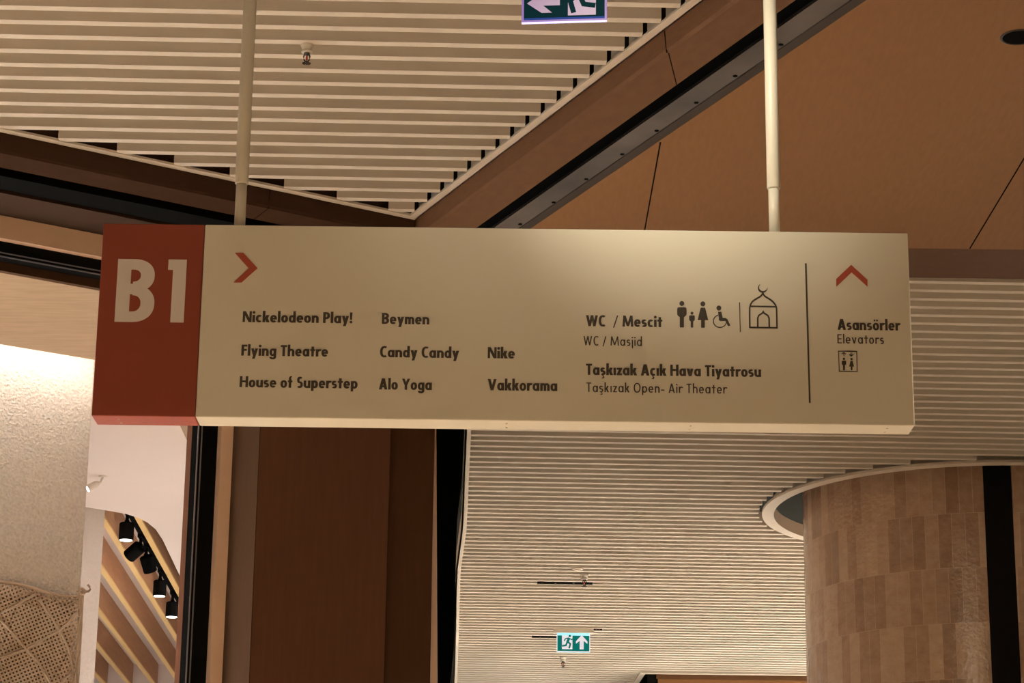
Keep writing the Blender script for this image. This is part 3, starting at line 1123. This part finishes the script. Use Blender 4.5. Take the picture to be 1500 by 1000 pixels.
def ribbon(pts, w, closed=False):
    pts = [Vector(p).to_2d() if len(p) > 2 else Vector(p) for p in pts]
    n = len(pts)
    L, R_ = [], []
    for k in range(n):
        a = pts[k - 1] if (k > 0 or closed) else None
        b = pts[(k + 1) % n] if (k < n - 1 or closed) else None
        d1 = (pts[k] - a).normalized() if a is not None else None
        d2 = (b - pts[k]).normalized() if b is not None else None
        d1 = d1 or d2
        d2 = d2 or d1
        nn = (Vector((-d1.y, d1.x)) + Vector((-d2.y, d2.x))).normalized()
        c_ = max(0.45, nn.dot(Vector((-d1.y, d1.x))))
        L.append(pts[k] + nn * (w / 2 / c_))
        R_.append(pts[k] - nn * (w / 2 / c_))
    out = []
    for k in range(n if closed else n - 1):
        j = (k + 1) % n
        out.append([tuple(L[k]), tuple(L[j]), tuple(R_[j]), tuple(R_[k])])
    return out


def glyph(ch, bold):
    """polygons and advance, cap height 1"""
    w, h = (0.225, 0.165) if bold else (0.115, 0.10)
    X = 0.665
    A = 1.05
    B = 0.58 if bold else 0.46          # bowl width
    NW = 0.60 if bold else 0.44         # n width
    sp = 0.065 if bold else 0.13        # side space
    up = h * 0.5
    p = []
    r2 = X / 2
    if ch == 'o' or ch == 'ö':
        p = ring(B / 2, r2, B / 2, r2 + .01, w, h)
        W_ = B
        if ch == 'ö':
            for c_ in (.30, .70):
                p += dot(B * c_, 0.90, 0.085 if bold else .06)
    elif ch == 'a':
        p = ring(B / 2, r2, B / 2, r2 + .01, w, h) + rc(B - w + .02, 0, B + .02, X)
        W_ = B + .02
    elif ch in 'dq':
        p = ring(B / 2, r2, B / 2, r2 + .01, w, h) + rc(B - w + .02, 0 if ch == 'd' else -.27, B + .02, A if ch == 'd' else X)
        W_ = B + .02
    elif ch in 'bp':
        p = ring(B / 2 + .02, r2, B / 2, r2 + .01, w, h) + rc(0, 0 if ch == 'b' else -.27, w, A if ch == 'b' else X)
        W_ = B + .02
    elif ch == 'g':
        p = ring(B / 2, r2, B / 2, r2 + .01, w, h) + rc(B - w + .02, -.08, B + .02, X)
        p += ring(B / 2 + .01, -.07, B / 2 + .01, .235, w, h, 180 if not bold else 188, 360)
        W_ = B + .02
    elif ch in 'cç':
        p = ring(B / 2, r2, B / 2, r2 + .01, w, h, 48, 312)
        W_ = B * .88
    elif ch == 'e':
        p = ring(B / 2, r2, B / 2, r2 + .01, w, h, 0, 318) + rc(w * .6, r2 - h * .42, B - w * .1, r2 + h * .42)
        W_ = B
    elif ch in 'sş':
        sw = 0.47 if bold else .36
        ry = (X + h) / 4 + .004
        p = ring(sw / 2, X - ry + .006, sw / 2, ry, w * .92, h, 38, 270)
        p += ring(sw / 2, ry - .006, sw / 2, ry, w * .92, h, 90, -140)
        W_ = sw
    elif ch in 'nhm':
        k_ = NW * (.88 if ch == 'm' else 1)
        p = rc(0, 0, w, A if ch == 'h' else X)
        ry = .30
        for j in range(2 if ch == 'm' else 1):
            o_ = j * (k_ - w)
            p += ring(o_ + k_ / 2, X - ry + .008, k_ / 2, ry, w, h, 0, 180) + rc(o_ + k_ - w, 0, o_ + k_, X - ry + .01)
        W_ = k_ + (k_ - w if ch == 'm' else 0)
    elif ch == 'u':
        ry = .30
        p = ring(NW / 2, ry - .008, NW / 2, ry, w, h, 180, 360) + rc(0, ry - .01, w, X) + rc(NW - w, 0, NW, X)
        W_ = NW
    elif ch == 'r':
        rw = .58 if bold else .44
        p = rc(0, 0, w, X) + ring(rw / 2 + .02, X - .30 + .012, rw / 2, .30, w, h * 1.1, 48, 178)
        W_ = rw * .74
    elif ch in 'iıjl!':
        W_ = w
        if ch == 'l':
            p = rc(0, 0, w, A)
        elif ch == '!':
            p = [[(w * .15, .33), (w * .85, .33), (w, 1.0), (0, 1.0)]] + dot(w / 2, .11, w * .56, .115)
        else:
            p = rc(0, -.27 if ch == 'j' else 0, w, X)
            if ch != 'ı':
                r_ = .125 if bold else .075
                p += dot(w / 2, .90, r_)
    elif ch == 'k':
        p = rc(0, 0, w, A) + dg(w * .75, r2 * .92, .30 if bold else .25, X, w * 1.18) + dg(.34 if bold else .28, 0, w * .72, r2 + .10, w * 1.18)
        W_ = .58 if bold else .42
    elif ch == 't':
        tw = .44 if bold else .34
        p = rc(tw / 2 - w / 2, 0, tw / 2 + w / 2, .90) + rc(0, X - h, tw, X)
        W_ = tw
    elif ch == 'f':
        tw = .44 if bold else .34
        p = rc(.08, 0, .08 + w, .80) + rc(0, X - h, tw - .04, X) + ring(.08 + .20, .80, .20, .26, w * .9, h, 70, 180)
        W_ = tw - .02
    elif ch in 'vy':
        vw = .60 if bold else .45
        c_ = vw / 2
        w2 = w * 1.06
        if ch == 'v':
            p = dg(c_ - w2 / 2, 0, 0, X, w2) + dg(c_ - w2 / 2, 0, vw - w2, X, w2)
        else:
            sl = (vw - w2 - (c_ - w2 / 2)) / X
            p = dg(c_ - w2 / 2, 0, 0, X, w2) + dg(c_ - w2 / 2 - sl * .27, -.27, vw - w2, X, w2)
        W_ = vw
    elif ch == 'z':
        zw = .48 if bold else .37
        p = rc(0, 0, zw, h) + rc(0, X - h, zw, X) + dg(0, h * .5, zw - w * 1.15, X - h * .5, w * 1.15)
        W_ = zw
    elif ch in 'TFEHPBCOANVYWM1/-S':
        if ch == 'T':
            W_ = .56 if bold else .46
            p = rc(W_ / 2 - w / 2, 0, W_ / 2 + w / 2, 1) + rc(0, 1 - h, W_, 1)
        elif ch in 'FE':
            W_ = .50 if bold else .42
            p = rc(0, 0, w, 1) + rc(0, 1 - h, W_, 1) + rc(0, .45, W_ - .03, .45 + h)
            if ch == 'E':
                p += rc(0, 0, W_, h)
        elif ch == 'H':
            W_ = .74 if bold else .58
            p = rc(0, 0, w, 1) + rc(W_ - w, 0, W_, 1) + rc(0, .45, W_, .45 + h)
        elif ch == 'P':
            W_ = .58 if bold else .46
            p = rc(0, 0, w, 1) + rc(0, 1 - h, W_ * .45, 1) + rc(0, .36, W_ * .45, .36 + h) + ring(W_ * .42, .68, W_ * .58, .32, w, h, -90, 90)
        elif ch == 'B':
            W_ = .63 if bold else .5
            p = rc(0, 0, w, 1) + rc(0, 1 - h, W_ * .45, 1) + rc(0, .44, W_ * .45, .44 + h) + rc(0, 0, W_ * .45, h)
            p += ring(W_ * .42, .7375, W_ * .55, .2625, w, h, -90, 90) + ring(W_ * .42, .275 + .02, W_ * .58, .295, w, h, -90, 90)
        elif ch == 'C':
            W_ = .66 if bold else .52
            p = ring(W_ * .58, .5, W_ * .58, .515, w, h, 58, 302)
            W_ = W_ * .92
        elif ch == 'S':
            W_ = .54 if bold else .44
            ry = (1.03 + h) / 4
            p = ring(W_ / 2, 1.012 - ry, W_ / 2 - .02, ry, w * .95, h, 38, 270) + ring(W_ / 2, ry - .012, W_ / 2, ry, w * .95, h, 90, -140)
        elif ch == 'O':
            W_ = .78 if bold else .64
            p = ring(W_ / 2, .5, W_ / 2, .515, w, h)
        elif ch == 'A':
            W_ = .76 if bold else .58
            t_ = w * (1.12 if bold else 1.0)
            p = dg(0, 0, W_ / 2 - t_ * .55, 1, t_) + dg(W_ - t_, 0, W_ / 2 - t_ * .45, 1, t_) + rc(W_ * .2, .20, W_ * .8, .20 + h)
        elif ch == 'V':
            W_ = .76 if bold else .58
            p = dg(W_ / 2 - w * .55, 0, 0, 1, w * 1.05) + dg(W_ / 2 - w * .5, 0, W_ - w * 1.05, 1, w * 1.05)
        elif ch == 'Y':
            W_ = .72 if bold else .56
            p = rc(W_ / 2 - w / 2, 0, W_ / 2 + w / 2, .48) + dg(W_ / 2 - w * .5, .40, 0, 1, w) + dg(W_ / 2 - w * .5, .40, W_ - w, 1, w)
        elif ch == 'W':
            W_ = 1.04 if bold else .82
            w2 = w * .95
            q_ = (W_ - w2) / 4
            p = dg(q_, 0, 0, 1, w2) + dg(q_, 0, 2 * q_, 1, w2) + dg(3 * q_, 0, 2 * q_, 1, w2) + dg(3 * q_, 0, 4 * q_, 1, w2)
        elif ch == 'M':
            W_ = .98 if bold else .80
            w2 = w * .95
            k_ = W_ * .08
            p = dg(0, 0, k_, 1, w2) + dg(W_ - w2, 0, W_ - w2 - k_, 1, w2) + dg(W_ / 2 - w2 / 2, .05, k_, 1, w2) + dg(W_ / 2 - w2 / 2, .05, W_ - w2 - k_, 1, w2)
        elif ch == 'N':
            W_ = .76 if bold else .6
            p = rc(0, 0, w * .88, 1) + rc(W_ - w * .88, 0, W_, 1) + dg(W_ - w * 1.12, 0, 0, 1, w * 1.12)
        elif ch == '1':
            W_ = .31
            p = rc(W_ - w, 0, W_, 1) + rc(0, 1 - h, W_, 1)
        elif ch == '/':
            W_ = .46 if bold else .36
            p = dg(0, -.10, W_ - .11, 1.0, .11 if bold else .10)
        elif ch == '-':
            W_ = .32
            p = rc(0, .24, W_, .24 + h)
    elif ch == ' ':
        return [], (.30 if bold else .26)
    if ch in 'çş':
        c_ = W_ * .5
        t_ = .085 if bold else .06
        p = p + rc(c_ - t_ * .6, -.10, c_ + t_ * .6, .03)
        p += ring(c_, -.185, .13, .115, .10 if bold else .07, t_, 90, -150)
    return p, W_ + sp


def outline_mesh(polys, y=YS, t=0.0012):
    """flat raised vinyl: polygons in world X-Z on the sign's face"""
    mb = MB()
    for k, q in enumerate(polys):
        # each stroke a hair's breadth thicker than the last, so that crossing strokes never lie in one plane
        mb.strip(q, y - t - (k % 61) * 6e-6, y + 0.0005)
    return mb


def text_polys(text, bold):
    x = 0
    out = []
    for ch in text:
        p, adv = glyph(ch, bold)
        out += [[(x + a, b) for a, b in q] for q in p]
        x += adv
    xs = [a for q in out for a, b in q]
    return out, min(xs), max(xs)


def line(name, text, bold, x0, y0, x1, y1, cap, mat, parent):
    A, B = ay(x0, y0, YS), ay(x1, y1, YS)
    zc = (A.z + B.z) / 2
    capm = cap / 511.0
    p, a, b = text_polys(text, bold)
    sx = (B.x - A.x) / (b - a)
    q = [[(A.x + (u - a) * sx, zc + v * capm) for u, v in f] for f in p]
    print('TEXT', text, round(sx / capm, 2))
    return outline_mesh(q).build(name, mat, parent, SO)


TX = [('Nickelodeon Play!', 1, 355.3, 471.8, 516.2, 473.2, 17), ('Flying Theatre', 1, 353.3, 521, 480.4, 521.9, 17), ('House of Superstep', 1, 350.8, 567.2, 523.7, 568.6, 17),
      ('Beymen', 1, 559.2, 474.2, 628.8, 475, 17), ('Candy Candy', 1, 556.5, 523.2, 672.3, 524, 17), ('Alo Yoga', 1, 555, 570.3, 632.5, 571, 17),
      ('Nike', 1, 714.4, 524.6, 754.1, 524.8, 17.2), ('Vakkorama', 1, 714.4, 571.6, 816.3, 572.4, 17.4), ('WC  / Mescit', 1, 858.5, 477.6, 970.2, 478.9, 17.2),
      ('WC / Masjid', 0, 854.7, 505.6, 940.4, 506.4, 14.2), ('Taşkızak Açık Hava Tiyatrosu', 1, 858.2, 549.2, 1114.9, 551.7, 17.3), ('Taşkızak Open- Air Theater', 0, 858.9, 574, 1065.7, 576.1, 14.4),
      ('Asansörler', 1, 1227, 482.8, 1320, 484.1, 17), ('Elevators', 0, 1226.8, 502.6, 1294.8, 503.7, 14.2)]
for t, b_, *r in TX:
    line('lettering', t, bool(b_), *r, M_ink, cab)['label'] = ('bold' if b_ else 'thin') + ' dark lettering line'

# the level mark
bp_, a, b = text_polys('B', True)
A, B = ay(167.6, 471.2, YS), ay(224.6, 471.2, YS)
capm = ay(172, 379.2, YS).z - A.z
q = [[(A.x + (u - a) / (b - a) * (B.x - A.x), A.z + v * capm) for u, v in f] for f in bp_]
bp_, a, b = text_polys('1', True)
A, B = ay(242.0, 472, YS), ay(269.0, 472, YS)
q += [[(A.x + (u - a) / (b - a) * (B.x - A.x), A.z + v * capm) for u, v in f] for f in bp_]
outline_mesh(q).build('level_lettering', M_letter, redp, SO)['label'] = 'large pale letters B1'


def fp(pts, fx, fy, ox, oy):
    out = []
    for x, y in pts:
        p = ay(ox + x / fx, oy + y / fy, YS)
        out.append((p.x, p.z))
    return out


K1 = lambda pts: fp(pts, 3.126, 3.126, 130, 320)
K2 = lambda pts: fp(pts, 3.5737, 3.5737, 1160, 370)
K3 = lambda pts: fp(pts, 7.895, 7.895, 970, 400)
K4 = lambda pts: fp(pts, 10, 10, 1210, 460)
outline_mesh([K1([(670, 158), (708, 158), (773, 228), (733, 228)]), K1([(773, 228), (700, 293), (664, 293), (733, 228)])], YS, 0.003).build('arrow', M_chev, cab, SO)['label'] = 'red arrow pointing sideways'
outline_mesh([K2([(232, 138), (310, 65), (312, 103), (232, 178)]), K2([(310, 65), (395, 143), (395, 178), (312, 103)])], YS, 0.003).build('arrow', M_chev, cab, SO)['label'] = 'red arrow pointing up'
outline_mesh([K2([(68, 56), (77, 56), (98, 786), (89, 786)])]).build('divider_bar', M_ink, cab, SO)
outline_mesh([K3([(890, 338), (899, 338), (907, 682), (898, 682)])]).build('divider_line', M_ink, cab, SO)


def circ(cx, cy, r, n=18):
    return [(cx + r * math.cos(2 * math.pi * k / n), cy + r * math.sin(2 * math.pi * k / n)) for k in range(n)]


def rrect(x0, y0, x1, y1, r):
    out = []
    for cx, cy, a in ((x1 - r, y0 + r, -90), (x1 - r, y1 - r, 0), (x0 + r, y1 - r, 90), (x0 + r, y0 + r, 180)):
        for k in range(5):
            t = math.radians(a + k * 22.5)
            out.append((cx + r * math.cos(t), cy + r * math.sin(t)))
    return out


def man(cx, top, s):
    return [circ(cx, top + 28 * s, 28 * s),
            [(cx - 53 * s + 18 * s, top + 72 * s), (cx + 53 * s - 18 * s, top + 72 * s), (cx + 50 * s, top + 78 * s), (cx + 54 * s, top + 92 * s), (cx + 54 * s, top + 150 * s), (cx + 48 * s, top + 166 * s), (cx + 26 * s, top + 184 * s), (cx - 26 * s, top + 184 * s), (cx - 48 * s, top + 166 * s), (cx - 54 * s, top + 150 * s), (cx - 54 * s, top + 92 * s), (cx - 50 * s, top + 78 * s)],
            rrect(cx - 24 * s, top + 170 * s, cx + 24 * s, top + 304 * s, 9 * s)]


def woman(cx, top, s):
    return [circ(cx, top + 27 * s, 28 * s),
            [(cx - 22 * s, top + 72 * s), (cx + 22 * s, top + 72 * s), (cx + 28 * s, top + 80 * s), (cx + 62 * s, top + 214 * s), (cx - 60 * s, top + 214 * s), (cx - 28 * s, top + 80 * s)],
            rrect(cx - 20 * s, top + 205 * s, cx + 22 * s, top + 302 * s, 9 * s)]


K3l = lambda polys: [K3(p) for p in polys]
outline_mesh(K3l(man(227, 323, 1.0))).build('man_pictogram', M_ink, cab, SO)
outline_mesh(K3l(man(344, 446, 0.60))).build('child_pictogram', M_ink, cab, SO)
outline_mesh(K3l(woman(470, 328, 1.0))).build('woman_pictogram', M_ink, cab, SO)
wh = [circ(655, 403, 28), [(645, 448), (684, 448), (700, 520), (660, 535)], [(655, 515), (735, 520), (752, 532), (748, 552), (672, 552), (655, 540)], [(722, 535), (752, 530), (788, 606), (762, 612)]]
wh += ribbon([(668 + 76 * math.cos(math.radians(a)), 555 + 73 * math.sin(math.radians(a))) for a in range(5, 262, 10)], 10)
outline_mesh(K3l(wh)).build('wheelchair_pictogram', M_ink, cab, SO)
mo = ribbon([(1014, 632), (1011, 500), (1012, 400), (1022, 362), (1042, 330), (1070, 307), (1100, 290), (1135, 270), (1152, 252), (1163, 232), (1174, 252), (1190, 270), (1222, 289), (1258, 311), (1290, 340), (1312, 372), (1322, 408), (1325, 500), (1327, 636)], 18)
mo += ribbon([(1006, 628), (1336, 632)], 18) + ribbon([(1015, 383), (1318, 388)], 17)
mo += ribbon([(1105, 628), (1105, 520), (1116, 490), (1140, 474), (1158, 463), (1168, 446), (1179, 463), (1198, 474), (1224, 492), (1236, 522), (1238, 630)], 18)
cr = []
for k in range(14):
    a, b = math.radians(-122 - k * 245 / 14 * 1.0), math.radians(-122 - (k + 1) * 245 / 14 * 1.0)
    th = lambda t: 3 + 17 * math.sin(math.pi * t)
    pa, pb = k / 14, (k + 1) / 14
    cr.append([(1162 + 56 * math.cos(a), 173 + 54 * math.sin(a)), (1162 + 56 * math.cos(b), 173 + 54 * math.sin(b)), (1162 + (56 - th(pb)) * math.cos(b), 173 + (54 - th(pb)) * math.sin(b)), (1162 + (56 - th(pa)) * math.cos(a), 173 + (54 - th(pa)) * math.sin(a))])
outline_mesh(K3l(mo + cr)).build('mosque_pictogram', M_ink, cab, SO)
K4l = lambda polys: [K4(p) for p in polys]
ev = ribbon([(183, 542), (449, 546), (456, 842), (193, 836)], 12, True)
ev += man(262, 638, 0.60) + woman(373, 642, 0.585)
ev += ribbon([(259, 566), (262, 616)], 11) + ribbon([(229, 586), (258, 562), (288, 586)], 11)
ev += ribbon([(366, 562), (369, 612)], 11) + ribbon([(341, 592), (370, 616), (399, 590)], 11)
outline_mesh(K4l(ev)).build('elevator_pictogram', M_ink, cab, SO)

# ------------------------------------------------------------------ sprinklers
def sprinkler(root):
    """origin on the ceiling plane, hanging down"""
    m = MB()
    m.lathe([(.040, .0), (.034, -.010), (.026, -.032), (.022, -.034)], n=24)
    m.lathe([(.022, -.034), (.031, -.037), (.032, -.046), (.026, -.050), (.016, -.050)], n=24)
    m.build('escutcheon', M_pole, root, smooth=True)
    m = MB()
    m.lathe([(.017, -.050), (.017, -.060), (.010, -.064)], n=16)
    for s in (-1, 1):
        m.tube([(s * .014, 0, -.058), (s * .018, 0, -.075), (s * .015, 0, -.092), (s * .003, 0, -.106)], .0042, 8)
    m.lathe([(.006, -.100), (.008, -.112)], n=10)
    m.build('sprinkler_frame', M_bronze, root)
    m = MB()
    m.lathe([(.003, -.064), (.006, -.072), (.006, -.088), (.003, -.098)], n=10)
    m.build('glass_bulb', M_bulb, root)['label'] = 'red glass bulb'
    m = MB()
    for k_ in range(12):
        a, b = 2 * math.pi * k_ / 12, 2 * math.pi * (k_ + .62) / 12
        m.up([(.006 * math.cos(a), .006 * math.sin(a)), (.025 * math.cos(a), .025 * math.sin(a)), (.025 * math.cos(b), .025 * math.sin(b)), (.006 * math.cos(b), .006 * math.sin(b))], -.1145, -.112)
    m.lathe([(.012, -.115), (.012, -.111)], n=14)
    m.build('deflector', M_bronze, root)


# hung from the underside of the nearest slat
p = ah(450, 66, HN)
s1 = thing('fire_sprinkler', (p.x, p.y, Z(HN)), 'fire sprinkler with red bulb hanging from the near slatted ceiling', 'sprinkler', 'fire sprinklers')
sprinkler(s1)
s1.scale = (0.62, 0.62, 0.62)
for px, py, lb in ((856, 841, 'tiny far fire sprinkler just above the long dark slot'), (825, 962, 'tiny far fire sprinkler under the green exit sign')):
    o = copy_tree(s1)
    p = ah(px, py, HF)
    o.location = (p.x, p.y, Z(HF))
    o['label'] = lb
    o.scale = (0.8, 0.8, 0.8)

# dark slots and smoke detector in the far ceiling
for (x0, x1, y0, lb, nm) in ((787, 868, 852.5, 'longest dark slot in the far slatted ceiling by the sprinkler', 'air_slot'), (779, 816, 932, 'thin dark slot beside the far exit sign, on the wavy edge side', 'air_slot'), (869, 882, 921, 'short dark slot beside the far exit sign, on the column side', 'air_slot')):
    A, B = ah(x0, y0, HF), ah(x1, y0 + (x1 - x0) * .014, HF)
    c = (A + B) / 2
    d = (B - A).normalized()
    n_ = Vector((-d.y, d.x, 0))
    w_ = 0.030 if x1 - x0 > 50 else 0.016
    o_ = thing(nm, (c.x, c.y, Z(HF)), lb, 'air slot', 'dark slots in the far ceiling')
    m_ = MB()
    a, b = A - c, B - c
    m_.up([a - n_ * w_, b - n_ * w_, b + n_ * w_, a + n_ * w_], -0.008, 0.03)
    m_.build('slot_body', M_black, o_)
    for k_ in (0.33, 0.66):
        m_ = MB()
        q_ = a + (b - a) * k_
        m_.up([q_ - d * .006 - n_ * w_, q_ + d * .006 - n_ * w_, q_ + d * .006 + n_ * w_, q_ - d * .006 + n_ * w_], -0.010, 0.0)
        m_.build('crossbar', M_track, o_)
p = ah(846, 832.5, HF)
sd = thing('smoke_detector', (p.x, p.y, Z(HF)), 'small white smoke detector on the far slatted ceiling', 'smoke detector')
sd.scale = (0.75, 0.75, 0.5)
m_ = MB()
m_.lathe([(.055, .0), (.055, -.012), (.045, -.02)], n=24)
m_.build('base_plate', M_trimw, sd)
m_ = MB()
m_.lathe([(.036, -.02), (.034, -.035), (.02, -.042)], n=24)
m_.build('sensor_cap', M_trimw, sd)


# ------------------------------------------------------------------ exit signs (local: x across, z up, panel top at 0, faces -y)
def runner(sc, ox, oz, flip=False):
    """running figure, unit box about 1 x 1"""
    P = lambda pts: [(ox + (1.04 - a if flip else a) * sc, oz + b * sc) for a, b in pts]
    out = [P(dot(.66, .90, .085)[0])]
    segs = [[(.62, .78), (.50, .48)], [(.60, .74), (.80, .66), (.92, .74)], [(.58, .76), (.38, .72), (.28, .56)],
            [(.52, .50), (.70, .36), (.62, .06)], [(.50, .50), (.40, .26), (.14, .22)]]
    for s_, w_ in zip(segs, (.17, .075, .075, .115, .115)):
        out += [P(q) for q in ribbon(s_, w_)]
    return out


def exit_sign(root, width, height, mats, layout):
    green, white, body, rim, blue = mats
    m = MB()
    m.box(-width * .63, -.035, height * 0 + .0, width * .63, .035, .035)
    m.build('housing', M_trimw, root)
    m = MB()
    b_ = 0.007
    m.box(-width / 2 - b_, -.004, -height - b_, width / 2 + b_, .004, 0.0)
    ac = m.build('acrylic_panel', body, root)
    m = MB()
    m.box(-width / 2 - b_, -.0045, -height - b_ - .003, width / 2 + b_, .0045, -height - b_)
    m.build('glowing_edge', rim, ac)
    m = MB()
    m.box(-width / 2, -.0055, -height, width / 2, -.004, 0.0)
    pr_ = m.build('green_print', green, ac)
    if blue:
        m = MB()
        m.box(-width / 2, -.0058, -height, width / 2, -.0050, -height + .006)
        m.build('blue_glow', blue, ac)
    y = -.0055
    flat = lambda polys, t=.0006: outline_mesh(polys, y, t)
    hw = width / 2
    if layout == 'left':
        cz = -height * .53
        x0_, x1_ = -.119, -.014
        arrow = [[(x0_, cz), (x0_ + .047, cz + .034), (x0_ + .080, cz + .034), (x0_ + .052, cz + .012), (x1_, cz + .012), (x1_, cz - .009), (x0_ + .052, cz - .009), (x0_ + .080, cz - .034), (x0_ + .047, cz - .034)]]
        dx0, dx1 = .012, .101
        man_x, flip = -.030, True
    else:
        cx, cz = hw * .52, -height * .5
        s = height * .40
        arrow = [[(cx, cz + s), (cx + s * .80, cz + s * .12), (cx + s * .80, cz - s * .22), (cx + s * .28, cz + s * .18), (cx + s * .28, cz - s), (cx - s * .28, cz - s), (cx - s * .28, cz + s * .18), (cx - s * .80, cz - s * .22), (cx - s * .80, cz + s * .12)]]
        dx0, dx1 = -hw * .72, -hw * .06
        man_x, flip = -hw * .84, False
    flat(arrow).build('arrow', white, pr_)
    flat([[(dx0, -height * .90), (dx1, -height * .90), (dx1, -height * .10), (dx0, -height * .10)]]).build('doorway', white, pr_)
    y = -.0062
    outline_mesh(runner(height * (1.18 if flip else .82), man_x, -height * .90, flip), y, .0006).build('running_figure', green, pr_)


p = ay(826.5, 34, 7.0)
HGT = 0.122
e1 = thing('exit_sign', (p.x, 7.0, p.z + HGT + 0.012), 'glowing emergency exit sign with arrow hanging from the near slatted ceiling', 'exit sign', 'emergency exit signs', math.radians(-5.5))
exit_sign(e1, 0.258, HGT, (M_green_n, M_white_n, M_acryl_n, M_rim_n, M_blue_n), 'left')
zz = Z(HN) - (p.z + HGT + 0.012)
for x in (-.1, .1):
    m_ = MB()
    m_.tube([(x, 0, .03), (x, 0, zz + .003)], .004, 8)
    m_.build('hanger_rod', M_pole, e1)
p = ah(840, 921, HF)
e2 = thing('exit_sign', (p.x, p.y, Z(HF) - 0.035), 'small green exit sign with up arrow on the far slatted ceiling', 'exit sign', 'emergency exit signs')
exit_sign(e2, 0.262, 0.148, (M_green_f, M_white_f, M_white_f, M_rim_f, None), 'up')
m_ = MB()
m_.box(-.131, -.0062, -.020, .131, -.0050, 0)
m_.build('cyan_glow', M_rim_f, e2)
